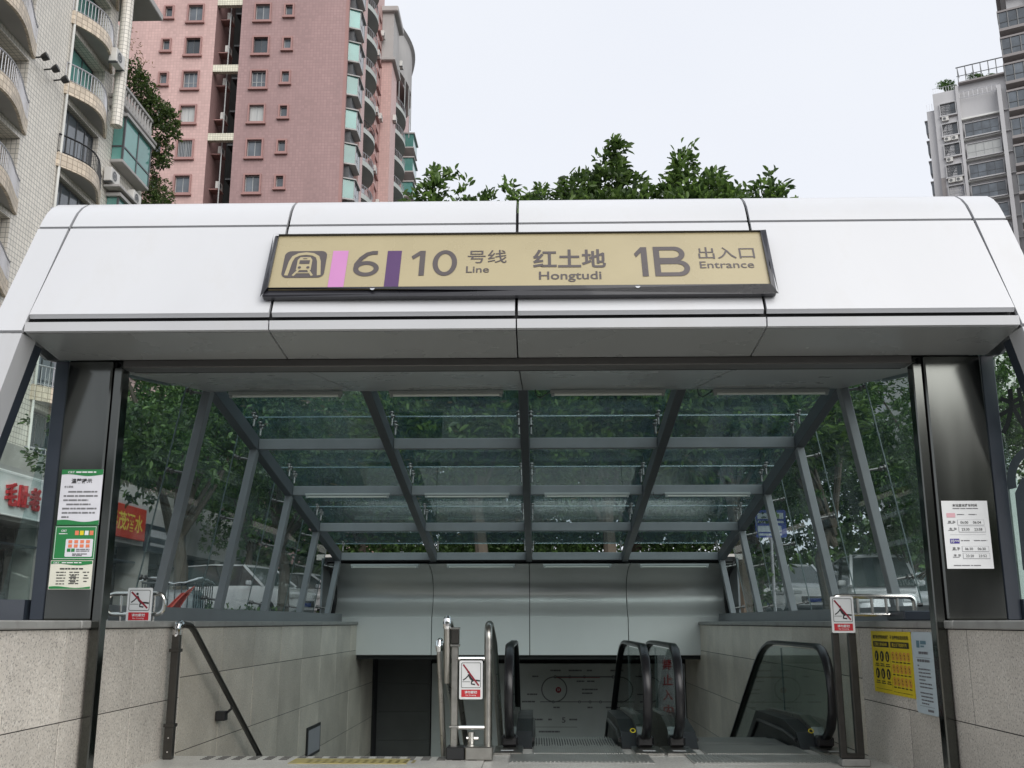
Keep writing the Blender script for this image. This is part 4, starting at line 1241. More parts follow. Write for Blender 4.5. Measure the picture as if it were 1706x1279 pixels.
# ------------------------------------------------------------------ foliage
def leaf_mesh(name, centers, dirs, per, L, Wd, spread, rng, mat, droop=.15):
    n = len(centers)*per
    c = np.repeat(centers, per, 0) + rng.normal(0, L*.35, (n,3))
    d = np.repeat(dirs, per, 0) + rng.normal(0, spread, (n,3))
    d /= np.linalg.norm(d, axis=1, keepdims=True)+1e-9
    s = np.cross(d, rng.normal(0, 1, (n,3)) + np.array([0,0,1.6])); s /= np.linalg.norm(s, axis=1, keepdims=True)+1e-9
    nn = np.cross(s, d)
    l = (L*rng.uniform(.65, 1.25, (n,1))); w = Wd*rng.uniform(.75, 1.2, (n,1))
    f = nn*w*.22
    dr = np.array([0,0,-1])*l*droop
    v = np.stack([c, c+d*l*.38+s*w*.5+f, c+d*l*.74+s*w*.36+f+dr*.4, c+d*l+dr, c+d*l*.74-s*w*.36+f+dr*.4, c+d*l*.38-s*w*.5+f], 1).reshape(-1, 3)
    idx = np.arange(n)[:,None]*6
    loops = np.concatenate([idx+np.array([[0,1,2,3]]), idx+np.array([[0,3,4,5]])], 1).reshape(-1)
    me = bpy.data.meshes.new(name)
    me.vertices.add(len(v)); me.vertices.foreach_set('co', v.astype(np.float32).reshape(-1))
    me.loops.add(len(loops)); me.loops.foreach_set('vertex_index', loops.astype(np.int32))
    me.polygons.add(2*n); me.polygons.foreach_set('loop_start', (np.arange(2*n)*4).astype(np.int32))
    me.update(calc_edges=True); me.validate()
    me.materials.append(mat)
    return me

def clump_points(clumps, rng, up=.5, shell=2.2):
    C, Dd = [], []
    for (x,y,z,rx,ry,rz,n) in clumps:
        u = rng.normal(0,1,(n,3)); u /= np.linalg.norm(u,axis=1,keepdims=True)
        r = rng.uniform(0.12,1,(n,1))**(1/shell)
        C.append(np.array([[x,y,z]]) + u*r*np.array([[rx,ry,rz]]))
        dd = u + np.array([[0,0,up]]); Dd.append(dd/np.linalg.norm(dd,axis=1,keepdims=True))
    return np.concatenate(C), np.concatenate(Dd)

def tree(name, base, clumps, per, L, Wd, mat, label, cat, group=None, trunk_h=3.0, tr=.16, seed=1, spread=.75, limbs=9, up=.5):
    """clumps are relative to base"""
    rng = np.random.default_rng(seed); rr = random.Random(seed)
    root = tag(empty(name, base), label, cat, group)
    bx_, by_, bz_ = base
    mb = MB()
    top_ = (bx_+rr.uniform(-.25,.25), by_+rr.uniform(-.25,.25), bz_+trunk_h)
    mb.tube([(bx_,by_,bz_-.3),(bx_+.04,by_,bz_+trunk_h*.3),(bx_+rr.uniform(-.12,.12),by_,bz_+trunk_h*.65), top_], [tr*1.35,tr,tr*.85,tr*.7], 9)
    big = sorted(clumps, key=lambda c: -c[6])[:limbs]
    for c in big:
        e = Vector((bx_+c[0], by_+c[1], bz_+c[2])); s_ = Vector(top_)*(1) + Vector((0,0,-rr.uniform(0,.25)*trunk_h))
        m_ = s_.lerp(e, .5) + Vector((rr.uniform(-.2,.2), rr.uniform(-.2,.2), rr.uniform(.0,.3)))
        mb.tube([s_, m_, e], [tr*.45, tr*.28, tr*.1], 6)
    mb.build('trunk', M['bark'], root)
    C, Dd = clump_points(clumps, rng, up)
    me = leaf_mesh('crown', C, Dd, per, L, Wd, spread, rng, M[mat])
    o = bpy.data.objects.new('crown', me); place(o, base, root)
    return root

def cone_clumps(x, y, ztip, h, r, n, rr):
    out = []
    for k in range(5):
        t = (k+.5)/5
        out.append((x+rr.uniform(-.12,.12), y+rr.uniform(-.25,.25), ztip-h*t, .12+r*t, .12+r*t, h*.16, int(n*(.06+t*t*.5))))
    return out
rr = random.Random(3)
def rear_tree(bx, leaders, body, label, seed):
    by = 22.3
    gzv = gz(by)
    cl = []
    for (x, z, h, r, n) in leaders:
        cl += cone_clumps(x-bx, rr.uniform(-.5,.4), z-gzv-(.14 if bx < 0 else .32), h, r, int(n*.92), rr)
    for (x, z, rx, rz, n) in body:
        cl.append((x-bx, rr.uniform(-.3,.3), z-gzv, rx, 1.4, rz, n))
    return tree('broadleaf_tree', (bx, by, gzv), cl, 13, .225, .09, 'leaf_big', label, 'tree', 'trees behind the entrance', 3.2, .17, seed, .62, 8, .75)
rear_tree(-1.3, [(-2.85,10.95,1.5,.7,60),(-2.35,11.55,1.8,.75,110),(-1.62,11.45,1.1,.3,26),(-1.15,11.2,1.4,.5,60),(-.55,11.35,1.5,.55,70),(.05,11.2,1.4,.6,70)],
          [(-2.0,9.4,1.4,1.1,220),(-.6,9.3,1.4,1.0,220),(-1.3,7.4,2.0,1.3,420),(-2.2,5.4,1.9,1.3,330),(-.2,5.4,1.8,1.3,330)], 'broadleaf tree behind the canopy, left one, lowest of the three tops', 11)
rear_tree(1.55, [(.95,11.6,1.6,.8,110),(1.85,12.5,2.3,.75,190),(2.55,11.8,1.7,.6,70),(.55,11.0,1.2,.5,50),(2.95,11.25,1.4,.5,50)],
          [(1.6,9.5,1.7,1.2,330),(1.2,7.5,2.0,1.3,420),(2.6,6.5,1.6,1.3,330),(.9,5.2,1.8,1.3,330)], 'broadleaf tree behind the canopy, middle one with the tallest pointed top', 12)
rear_tree(4.4, [(3.5,12.15,2.0,.75,150),(4.15,11.65,1.5,.6,80),(4.75,11.25,1.2,.6,80),(5.25,11.15,1.2,.5,60),(5.55,11.55,1.4,.38,46),(5.8,11.35,.9,.28,20)],
          [(3.7,9.6,1.2,1.1,230),(5.0,9.5,1.1,1.0,210),(4.4,7.6,2.0,1.3,420),(5.4,5.6,1.8,1.3,330),(3.5,5.4,1.7,1.3,330)], 'broadleaf tree behind the canopy, right one with a leaning outer spray', 13)

# street trees: two kinds of crown, copied along both sides
def round_clumps(rr, n, R0, z0, z1, cnt):
    out = []
    for k in range(n):
        a = rr.uniform(0, 2*math.pi); q = R0*math.sqrt(rr.uniform(0,1))*.9
        z = rr.uniform(z0, z1)
        s_ = rr.uniform(.65, 1.25)
        out.append((q*math.cos(a), q*math.sin(a), z, s_, s_, s_*.72, int(cnt*s_*s_)))
    return out
rr = random.Random(5)
stA = tree('street_tree', (-6.7, 19.2, gz(19.2)), round_clumps(rr, 26, 2.5, 3.7, 7.2, 75), 13, .125, .06, 'leaf_small', 'leafy street tree outside the left glass, nearest the red shop sign', 'tree', 'street trees beside the entrance', 2.6, .15, 21)
stB = tree('street_tree', (7.0, 25.2, gz(25.2)), round_clumps(rr, 26, 2.3, 3.0, 7.2, 75), 13, .125, .06, 'leaf_small', 'leafy street tree outside the right glass, middle of the right side', 'tree', 'street trees beside the entrance', 2.9, .16, 22)
spots = [(stA, -6.3, 25.5, .8, 1.0, 'leafy street tree outside the left glass, second from the front'),
         (stB, -10.6, 37.5, 2.2, .9, 'leafy street tree outside the left glass, third from the front'),
         (stA, -5.2, 33.5, 4.0, 1.1, 'leafy street tree behind the left rear corner of the enclosure'),
         (stB, -6.9, 41.0, 5.0, 1.1, 'leafy street tree far along the shop row on the left'),
         (stA, 9.6, 26.5, 1.2, .6, 'small leafy street tree outside the right glass behind the blue road sign'),
         (stB, 6.6, 31.0, 3.0, 1.05, 'leafy street tree outside the right glass, far along the road'),
         (stA, 12.6, 30.5, 5.2, 1.15, 'leafy street tree across the road on the right'),
         (stB, 14.2, 22.5, .4, 1.0, 'leafy street tree across the road, seen right of the right column'),
         (stB, -1.0, 30.0, .9, 1.1, 'leafy street tree seen through the roof glass, left half'),
         (stA, 2.8, 29.5, 2.9, 1.1, 'leafy street tree seen through the roof glass, right half')]
for src, x, y, rz, s_, lb in spots:
    tag(copy_tree(src, (x, y, gz(y)), rz, scale=s_), lb)
# unseen trees added behind the viewer to darken reflections in the steel
for i, (src, x, y, rz, s_) in enumerate([(stA,-9,-13,1,.85),(stB,-3.5,-15,2,.85),(stA,2.5,-14,3,.85),(stB,8,-13.5,.3,.85),(stA,14,-15,4,.85),(stB,-15,-15,5,.85)]):
    tag(copy_tree(src, (x, y, gz(y)), rz, scale=s_), 'unseen tree added behind the viewer to darken reflections, number %d from the left' % (i+1) if False else
        ['unseen tree added behind the viewer to darken the left column', 'unseen tree added behind the viewer to darken reflections, left of the middle', 'unseen tree added behind the viewer to darken reflections, right of the middle', 'unseen tree added behind the viewer to darken the right column', 'unseen tree added behind the viewer to darken reflections, far right', 'unseen tree added behind the viewer to darken reflections, far left'][i])
# far belt of trees that reads as one mass
rng = np.random.default_rng(44); rr = random.Random(44)
cl = [(rr.uniform(-30,34), rr.uniform(46,60), rr.uniform(1.5,12.5), 2.4, 2.0, 1.7, 100) for k in range(280)]
cl = [c for c in cl if not (.31 < c[0]/c[1] < .42 and c[2] > 5)]
C, Dd = clump_points(cl, rng)
me = leaf_mesh('tree_belt', C, Dd, 4, .42, .24, .8, rng, M['leaf_small'])
o = bpy.data.objects.new('tree_belt', me); place(o, (0,0,0), None); tag(o, 'dense dark belt of trees far behind the entrance', 'trees', kind='stuff')
cl = [(rr.uniform(-4.2,5.5), rr.uniform(24.2,25.2), gz(24)+rr.uniform(.2,3.4), .75, .5, .6, 46) for k in range(70)]
C, Dd = clump_points(cl, rng)
me = leaf_mesh('hedge', C, Dd, 6, .14, .07, .8, rng, M['leaf_small'])
o = bpy.data.objects.new('hedge', me); place(o, (0,0,0), None); tag(o, 'tall dark hedge behind the rear of the glass enclosure', 'hedge')
# clipped hedge outside each glass side
for sg, x, lb in ((-1, -5.3, 'low dark hedge outside the left glass'), (1, 4.9, 'low dark hedge along the road outside the right glass')):
    if sg > 0: continue
    cl = [(x+rr.uniform(-.4,.4), rr.uniform(14.5,19.5), gz(17)+rr.uniform(.3,.95), .5, .5, .35, 26) for k in range(40)]
    C, Dd = clump_points(cl, rng)
    me = leaf_mesh('hedge', C, Dd, 6, .10, .05, .8, rng, M['leaf_small'])
    o = bpy.data.objects.new('hedge', me); place(o, (0,0,0), None); tag(o, lb, 'hedge')

# fallen leaves lying on the roof panes
rng = np.random.default_rng(8); npts = 110
C = np.array([list(rp(rng.uniform(ribx[0]-.1, ribx[4]+.1), rng.uniform(Y0, Y4-.3), .355)) for _ in range(npts)])
Dd = rng.normal(0, 1, (npts,3))*np.array([1,1,.05]); Dd /= np.linalg.norm(Dd, axis=1, keepdims=True)
me = leaf_mesh('fallen_leaves', C, Dd, 1, .11, .05, .05, rng, M['tw_dry'], 0)
v = np.empty(len(me.vertices)*3, np.float32); me.vertices.foreach_get('co', v); v = v.reshape(-1,3)
v[:,2] = Z0+(Z4-Z0)*(v[:,1]-Y0)/(Y4-Y0) + .352 + rng.uniform(0,.012,len(v)); me.vertices.foreach_set('co', v.reshape(-1))
o = bpy.data.objects.new('fallen_leaves', me); place(o, (0,0,0), None); tag(o, 'scattered dry leaves lying on the glass roof', 'leaves', kind='stuff')

# ------------------------------------------------------------------ building helpers
def wall_holes(mb, fr, w, h, holes, depth=.25):
    us = sorted(set([0, w] + [q for hh in holes for q in hh[:2]])); vs_ = sorted(set([0, h] + [q for hh in holes for q in hh[2:4]]))
    us = [u for u in us if 0 <= u <= w]; vs_ = [v for v in vs_ if 0 <= v <= h]
    for i in range(len(us)-1):
        for j in range(len(vs_)-1):
            cu, cv = (us[i]+us[i+1])/2, (vs_[j]+vs_[j+1])/2
            if any(a < cu < b and c < cv < d for a,b,c,d in holes): continue
            quad(mb, fr, us[i], us[i+1], vs_[j], vs_[j+1], 0)
    for a,b,c,d in holes:
        for (p, q) in (((a,c),(b,c)),((b,c),(b,d)),((b,d),(a,d)),((a,d),(a,c))):
            mb.add([fr.p(*p,0), fr.p(*q,0), fr.p(*q,-depth), fr.p(*p,-depth)], [(0,1,2,3)])
    return mb

class Proto:
    """a window or the like, built once at the origin facing -Y; every use is a copy with its sub-parts"""
    def __init__(s, obj): s.o = obj; s.first = True
    def use(s, loc, parent, rotz=0.0):
        if s.first:
            s.first = False; o = s.o
            o.parent = parent; o.location = Vector(loc)-W[parent]; W[o] = Vector(loc); o.rotation_euler = (0,0,rotz)
            return o
        return copy_tree(s.o, loc, rotz, parent)

def window(w, h, surround, frame, pane, nm=1, nh=0, name='window', sd=.12, sw=.12, depth=.22, bars=False, sill=True):
    """surround bars proud of the wall, frame bars and pane set back"""
    o0 = Vector((0,0,0))
    mb = MB()
    if sw > 0:
        mb.box(-w/2-sw, -w/2, -sd, .02, -h/2-sw, h/2+sw); mb.box(w/2, w/2+sw, -sd, .02, -h/2-sw, h/2+sw)
        mb.box(-w/2, w/2, -sd, .02, h/2, h/2+sw)
        if sill: mb.box(-w/2-sw-.08, w/2+sw+.08, -sd-.12, .02, -h/2-sw-.14, -h/2-sw); mb.box(-w/2, w/2, -sd+.002, .02, -h/2-sw, -h/2)
    else:
        t = .05
        mb.box(-w/2, w/2, -.03, .05, -h/2, -h/2+t)
    root = mb.build(name, surround)
    c = W[root].copy()
    # re-centre on the window's own middle
    me = root.data
    for v in me.vertices: v.co = v.co + c
    root.location = (0,0,0); W[root] = Vector((0,0,0))
    t = .05
    mb = MB(); y0, y1 = depth-.06, depth
    mb.box(-w/2, -w/2+t, y0, y1, -h/2, h/2); mb.box(w/2-t, w/2, y0, y1, -h/2, h/2)
    mb.box(-w/2+t, w/2-t, y0, y1, -h/2+(.001 if sw else t), -h/2+t+(0 if sw else t)); mb.box(-w/2+t, w/2-t, y0, y1, h/2-t, h/2)
    for k in range(nm):
        u = -w/2+w*(k+1)/(nm+1); mb.box(u-t/2, u+t/2, y0+.002, y1-.002, -h/2+t, h/2-t)
    for k in range(nh):
        v = -h/2+h*(k+1)/(nh+1)*(.75 if nh == 1 else 1); mb.box(-w/2+t, w/2-t, y0+.004, y1-.004, v-t/2, v+t/2)
    if bars:
        for k in range(9):
            u = -w/2+w*(k+.5)/9; mb.box(u-.015, u+.015, -.02, .0, -h/2, h/2)
    mb.build('frame', frame, root)
    if nm >= 1:
        for k in range(nm+1):
            a, b = -w/2+w*k/(nm+1)+.026, -w/2+w*(k+1)/(nm+1)-.026
            MB().box(a, b, depth-.03, depth-.015, -h/2+.03, h/2-.03).build('pane', pane, root)
    else:
        MB().box(-w/2+.03, w/2-.03, depth-.03, depth-.015, -h/2+.03, h/2-.03).build('pane', pane, root)
    return Proto(root)

def ac_unit():
    mb = MB(); mb.cbox(-.42, .42, -.32, 0, 0, .6, .02)
    root = mb.build('air_conditioner', M['ac'])
    c = W[root].copy()
    for v in root.data.vertices: v.co = v.co + c
    root.location = (0,0,0); W[root] = Vector((0,0,0))
    fr = Fr((0,-.325,0),(1,0,0),(0,0,1)); mb = MB(); disc(mb, fr, -.1, .3, .22, .22, .0, 16); mb.build('fan_opening', M['winframe_d'], root, recalc=False)
    mb = MB(); ring(mb, fr, -.1, .3, .23, .23, .02, .006, n=16); ring(mb, fr, -.1, .3, .12, .12, .015, .006, n=12)
    mb.build('fan_grille', M['ac'], root, recalc=False)
    mb = MB(); mb.box(-.36,-.32,-.36,.02,-.05,0); mb.box(.32,.36,-.36,.02,-.05,0); mb.build('bracket', M['winframe_d'], root)
    return Proto(root)

def balcony(parent, x0, y0, y1, z, depth, band_h, rail_h, shape, band_m, soff_m, rail_m, bar=.16, n=20, slab_t=.14, extra=None):
    """balcony on a wall that faces +X; plan bulges by depth*shape(s)"""
    pts = [(x0+max(.06, depth*shape(k/n)), y0+(y1-y0)*k/n) for k in range(n+1)]
    mb = MB()
    inner = [(x-.10, y) for x, y in pts]
    rings = [[(pts[k][0],pts[k][1],z),(pts[k][0],pts[k][1],z+band_h),(inner[k][0],inner[k][1],z+band_h),(inner[k][0],inner[k][1],z)] for k in range(n+1)]
    mb.loft(rings, smooth=False)
    b = mb.build('balcony', M[band_m], parent)
    pl = [(x-.105, y) for x, y in pts] + [(x0-.02, y1), (x0-.02, y0)]
    MB().prism([(x,y,z+.02) for x,y in pl], (0,0,slab_t)).build('slab', M[soff_m], b)
    if rail_h > 0:
        mb = MB()
        mb.tube([(x-.05,y,z+band_h+rail_h) for x,y in pts], .035, 6)
        mb.tube([(x-.05,y,z+band_h+.06) for x,y in pts], .02, 5)
        L = [0]
        for k in range(n): L.append(L[-1]+math.hypot(pts[k+1][0]-pts[k][0], pts[k+1][1]-pts[k][1]))
        m_ = max(4, int(L[-1]/bar)); k = 0
        for i in range(m_+1):
            t = L[-1]*i/m_
            while k < n-1 and L[k+1] < t: k += 1
            f = (t-L[k])/max(1e-6, L[k+1]-L[k])
            x = pts[k][0]+(pts[k+1][0]-pts[k][0])*f-.05; y = pts[k][1]+(pts[k+1][1]-pts[k][1])*f
            mb.tube([(x,y,z+band_h-.02),(x,y,z+band_h+rail_h)], .016, 4)
        mb.build('railing', M[rail_m], b)
    return b
bulge = lambda s: math.sin(math.pi*s)**.7
scurve = lambda s: (.5-.5*math.cos(2*math.pi*min(1, s**.85)))**.6*(1-.15*s)+.08

AC = ac_unit()
# ------------------------------------------------------------------ white tiled apartment block on the left
XW = -17.7
wb = tag(empty('white_apartment_block', (-23, 33, gz(33))), 'cream tiled apartment block with curved balconies at the upper left', 'building')
zt = 33.0; zg = gz(33)-.5
wfr = Fr((XW, 20.0, zg), (0,1,0), (0,0,1))
lev = [20.5+2.95*k for k in range(-5, 4)]
holes = []
for z in lev:
    v = z-zg
    holes.append((27.2-20, 31.7-20, v+.5, v+2.72))          # balcony column A
    holes.append((34.55-20, 37.5-20, v+.5, v+2.72))         # balcony column B
mb = MB(); wall_holes(mb, wfr, 18.2, zt-zg, holes, 1.3)
# upper storeys step back behind the ledge at the far end
mb.build('wall', M['t_white'], wb, recalc=False)
MB().box(-30, XW-1.32, 20.0, 38.19, zg, zt-.01).build('inner_wall', M['dark'], wb)
mb = MB(); fz = 22.4
mb.box(-30, XW-.02, 38.2, 42.2, zg, fz)
mb.build('end_wing', M['t_white'], wb)
MB().box(-30, XW-1.5, 38.21, 41.6, fz+.16, zt-5).build('set_back_wing', M['t_white'], wb)
MB().cbox(-30, XW+.35, 38.0, 42.6, fz, fz+.16, .03).build('ledge', M['greytrim'], wb)
MB().cbox(-30, XW+.2, 38.1, 42.4, fz-.35, fz-.002, .03).build('ledge_moulding', M['greytrim'], wb)
# balustrade on the ledge
bl = MB().cbox(XW+.02, XW+.22, 38.2, 42.3, fz+1.0, fz+1.14, .02).build('balustrade_rail', M['greytrim'], wb)
for k in range(13):
    y = 38.35+.32*k
    MB().tube([(XW+.12,y,fz+.162),(XW+.12,y,fz+.26),(XW+.12,y,fz+.45),(XW+.12,y,fz+.75),(XW+.12,y,fz+1.0)], [.07,.045,.10,.05,.07], 8).build('baluster', M['greytrim'], bl)
# roof slab far up, round tiled column
MB().cbox(-30, XW+1.1, 37.0, 40.2, 27.3, 27.6, .03).build('roof_slab', M['greytrim'], wb)
MB().tube([(XW+.55,37.75,20.9),(XW+.55,37.75,27.3)], .24, 16).build('round_column', M['t_white'], wb)
for z in lev:
    balcony(wb, XW, 26.8, 31.95, z, .85, .55, .72, scurve, 't_band', 'greytrim', 'railing')
    dk = abs(z-17.55) < .1
    balcony(wb, XW, 34.3, 38.05, z, .68, .55, .72, scurve, 't_band', 'greytrim', 'railing_d' if dk else 'railing')
# glazing in the loggias
wB = window(2.85, 2.1, M['winframe_d'], M['winframe_d'], M['pane'], 3, 0, sw=0, depth=.1)
wBt = window(2.85, 2.2, M['winframe_d'], M['winframe_d'], M['pane_teal'], 2, 1, sw=0, depth=.1)
for z in lev:
    p_ = wB if z < 20 else wBt
    p_.use((XW-.15 if z < 20 else XW-.45, 36.02, z+1.62), wb, R(90))
wA = window(4.3, 2.1, M['winframe_d'], M['winframe_d'], M['pane_dark'], 3, 0, sw=0, depth=.1)
for z in lev: wA.use((XW-1.15, 29.45, z+1.6), wb, R(90))
# teal bay windows at the far end, with a narrow teal window above the ledge
for (z0, z1) in ((19.95, 21.85), (16.3, 18.25), (13.0, 15.0)):
    xo = XW+.5
    bay = MB().cbox(XW-.05, xo, 38.75, 41.7, z0-.14, z0, .02).build('bay_window', M['greytrim'], wb)
    MB().prism([(XW-.05,38.65,z1),(xo+.1,38.65,z1),(xo+.1,41.8,z1),(XW-.05,41.8,z1)], (0,0,.14)).build('bay_roof', M['greytrim'], bay)
    fb = MB()
    for y in (38.8, 40.2, 41.62): fb.box(xo-.08, xo, y-.04, y+.04, z0, z1)
    fb.box(xo-.078, xo-.002, 38.8, 41.62, z0+.55, z0+.62)
    fb.box(XW, xo-.09, 38.76, 38.84, z0+.55, z0+.62)
    fb.build('frame', M['winframe_d'], bay)
    for a, b in ((38.85,40.15),(40.25,41.57)): MB().box(xo-.05, xo-.03, a, b, z0, z1).build('pane', M['pane_teal'], bay)
    MB().box(XW, xo-.09, 38.79, 38.81, z0, z1).build('pane', M['pane_teal'], bay)
    MB().box(XW, xo-.09, 41.56, 41.58, z0, z1).build('pane', M['pane_teal'], bay)
wT = window(1.5, 2.6, M['winframe_d'], M['winframe_d'], M['pane_teal'], 0, 1, sw=0, depth=.06)
wT.use((XW-1.46, 39.4, 25.2), wb, R(90))
AC.use((XW+.06, 40.9, 18.75), wb, R(90)); AC.use((XW+.06, 38.55, 18.7), wb, R(90)); AC.use((XW+.5, 37.0, 23.2), wb, R(90))
MB().cbox(XW, XW+.7, 38.3, 41.6, 18.5, 18.62, .02).build('unit_shelf', M['greytrim'], wb)
# downpipe and facade spotlights
MB().tube([(XW+.08,34.42,zg),(XW+.08,34.42,zt)], .05, 8).build('downpipe', M['pale'], wb)
for k, y in enumerate((31.95, 32.75, 33.5)):
    lo = tag(empty('facade_spotlight', (XW+.2, y, 20.45)), 'small black spotlight on the tiled pier of the cream block, %s of three' % ['nearest','middle','farthest'][k], 'spotlight', 'facade spotlights')
    MB().tube([(XW,y,20.55),(XW+.32,y,20.58)], .03, 6).build('arm', M['blackplastic'], lo)
    MB().tube([(XW+.30,y,20.52),(XW+.36,y,20.55),(XW+.50,y,20.62)], [.10,.13,.15], 12).build('lamp_head', M['blackplastic'], lo)
# shrubs growing on the ledge and hanging over its edge
rr = random.Random(9)
def shrub(name, pts, per, L, Wd, label, seed, n0=60, mat='leaf_bush', spread=.8):
    rng = np.random.default_rng(seed)
    cl = [(x, y+rr.uniform(-.3,.3), z, r, r, r*.85, int(n0*r*r/.36)) for x,y,z,r in pts]
    bx_ = sum(p[0] for p in pts)/len(pts); zb = min(p[2]-p[3] for p in pts)
    root = tag(empty(name, (bx_, pts[0][1], zb)), label, 'shrub')
    C, Dd = clump_points(cl, rng)
    me = leaf_mesh('foliage', C, Dd, per, L, Wd, spread, rng, M[mat])
    o = bpy.data.objects.new('foliage', me); place(o, (0,0,0), root)
    mb = MB()
    base = Vector((pts[0][0]-.6, pts[0][1], fz+.3))
    for x,y,z,r in pts: mb.tube([base, base.lerp(Vector((x,y,z)), .55)+V(0,0,.35), (x,y,z)], [.04,.03,.012], 5)
    mb.build('stem', M['bark'], root)
    return root
shrub('ledge_shrub', [(-18.9,42.6,26.4,.55),(-18.5,42.6,25.7,.6),(-18.2,42.7,25.1,.75),(-17.9,42.8,24.5,.8),(-17.5,42.9,24.1,.7),(-17.05,43,24.0,.55),(-16.95,43,23.4,.45),(-17.4,43,23.2,.7),(-17.3,43,22.5,.55),(-17.55,43,21.9,.5),(-17.1,43,21.7,.35)], 7, .17, .085, 'dark leafy shrub cascading over the balustrade ledge of the cream block', 31)
shrub('lower_shrub', [(-17.8,43,20.9,.6),(-17.35,43,20.6,.6),(-17.0,43,20.1,.55),(-17.5,43,19.8,.8),(-17.9,43,19.9,.8),(-17.0,43,19.3,.7)], 8, .13, .06, 'light green bushy shrub at the corner of the cream block above the canopy', 32)
shrub('dry_twig_plant', [(-19.1,42.6,28.0,.5),(-18.7,42.6,27.3,.5),(-18.3,42.7,26.8,.35)], 3, .16, .04, 'thin dry twiggy plant above the ledge shrub', 33, 22, 'tw_dry')

# ------------------------------------------------------------------ pink apartment tower
pk = tag(empty('pink_apartment_tower', (-22, 85, gz(85))), 'tall pink tiled apartment tower with a dark recess at the upper left', 'building')
zg = 0.0; PT = 66.0
XP = -15.23
wz = [49.36-3.0*k for k in range(-3, 11)]
w_big = window(1.16, 1.42, M['pinkplain'], M['winframe'], M['pane'], 1)
w_cur = window(1.16, 1.42, M['pinkplain'], M['winframe'], M['curtain'], 1)
w_half = window(1.16, 1.42, M['pinkplain'], M['winframe'], M['pane'], 2, 1)
w_dark = window(1.16, 1.42, M['pinkplain'], M['winframe_d'], M['pane_dark'], 1)
w_bar = window(1.16, 1.42, M['pinkplain'], M['winframe'], M['pane'], 1, bars=True)
w_sm = window(.58, .92, M['pinkplain'], M['winframe'], M['pane'], 0, sw=.13)
def front_block(x0, x1, mat, big, small):
    fr = Fr((x0, 73, zg), (1,0,0), (0,0,1))
    hl = []
    for z in wz:
        hl.append((big-.58-x0, big+.58-x0, z-.71-zg, z+.71-zg)); hl.append((small-.29-x0, small+.29-x0, z+.15-.46-zg, z+.15+.46-zg))
    mb = MB(); wall_holes(mb, fr, x1-x0, PT-zg, hl, .26); mb.build('wall', M[mat], pk, recalc=False)
    MB().box(x0+.02, x1-.02, 73.24, 73.5, zg, PT-.1).build('inner_wall', M['dark'], pk)
    for k, z in enumerate(wz):
        pr_ = w_bar if (big < -25 and k == 7) else (w_cur, w_big, w_half, w_big, w_dark)[(k*3+int(-big)) % 5]
        pr_.use((big, 73, z), pk); w_sm.use((small, 73, z+.15), pk)
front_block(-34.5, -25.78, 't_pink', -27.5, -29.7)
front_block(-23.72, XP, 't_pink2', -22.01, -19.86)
# recess with floor slabs, cream beams and cooling units
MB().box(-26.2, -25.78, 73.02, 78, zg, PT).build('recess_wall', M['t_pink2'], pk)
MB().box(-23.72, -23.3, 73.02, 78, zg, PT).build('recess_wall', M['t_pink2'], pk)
MB().box(-25.78, -23.72, 77.6, 78, zg, PT).build('recess_back', M['dark'], pk)
for k in range(9):
    z = 56.4-6.0*k+.0
    MB().box(-25.78, -23.72, 73.02, 73.45, z-.3, z+.3).build('recess_beam', M['cream_trim'], pk)
for z in wz:
    MB().box(-25.0, -23.72, 75.5, 77.6, z-1.5, z-1.35).build('recess_slab', M['winframe_d'], pk)
    AC.use((-25.3, 74.6, z+.2), pk, R(90))
    MB().box(-25.78, -24.9, 74.1, 75.1, z+.05, z+.12).build('unit_shelf', M['pinkplain'], pk)
    wr = MB().box(-24.6, -23.9, 77.5, 77.59, z-.9, z+.7).build('recess_window', M['pane_dark'], pk)
MB().tube([(-24.9,73.9,20),(-24.9,73.9,PT)], .05, 6).build('drain_pipe', M['winframe'], pk)
# long side facing right
MB().box(-23.29, XP-.02, 73.55, 92, zg, PT-.02).build('side_wall', M['t_pink'], pk)
MB().box(-34.4, -26.21, 73.55, 92, zg, PT-.02).build('side_wall', M['t_pink'], pk)
MB().box(-34.4, XP-.0, 92, 113, zg, 62.0).build('rear_wall', M['t_pink'], pk)
MB().box(XP, XP+.25, 73.0, 73.35, zg, PT).build('corner_strip', M['pinkplain'], pk)
MB().box(XP, XP+.75, 76.9, 78.6, zg, PT).build('pier', M['t_pink'], pk)
MB().box(XP, XP+1.05, 91.2, 94.6, zg, 56).build('pier', M['t_pink'], pk)
MB().box(XP, XP+1.15, 91.0, 94.8, 56, 61).build('pier_head', M['greytrim'], pk)
MB().cbox(XP-.2, XP+1.4, 90.8, 95.0, 56-.35, 56, .05).build('pier_moulding', M['greytrim'], pk)
MB().cbox(XP-.2, XP+1.6, 90.6, 95.2, 61, 61.6, .08).build('cornice', M['greytrim'], pk)
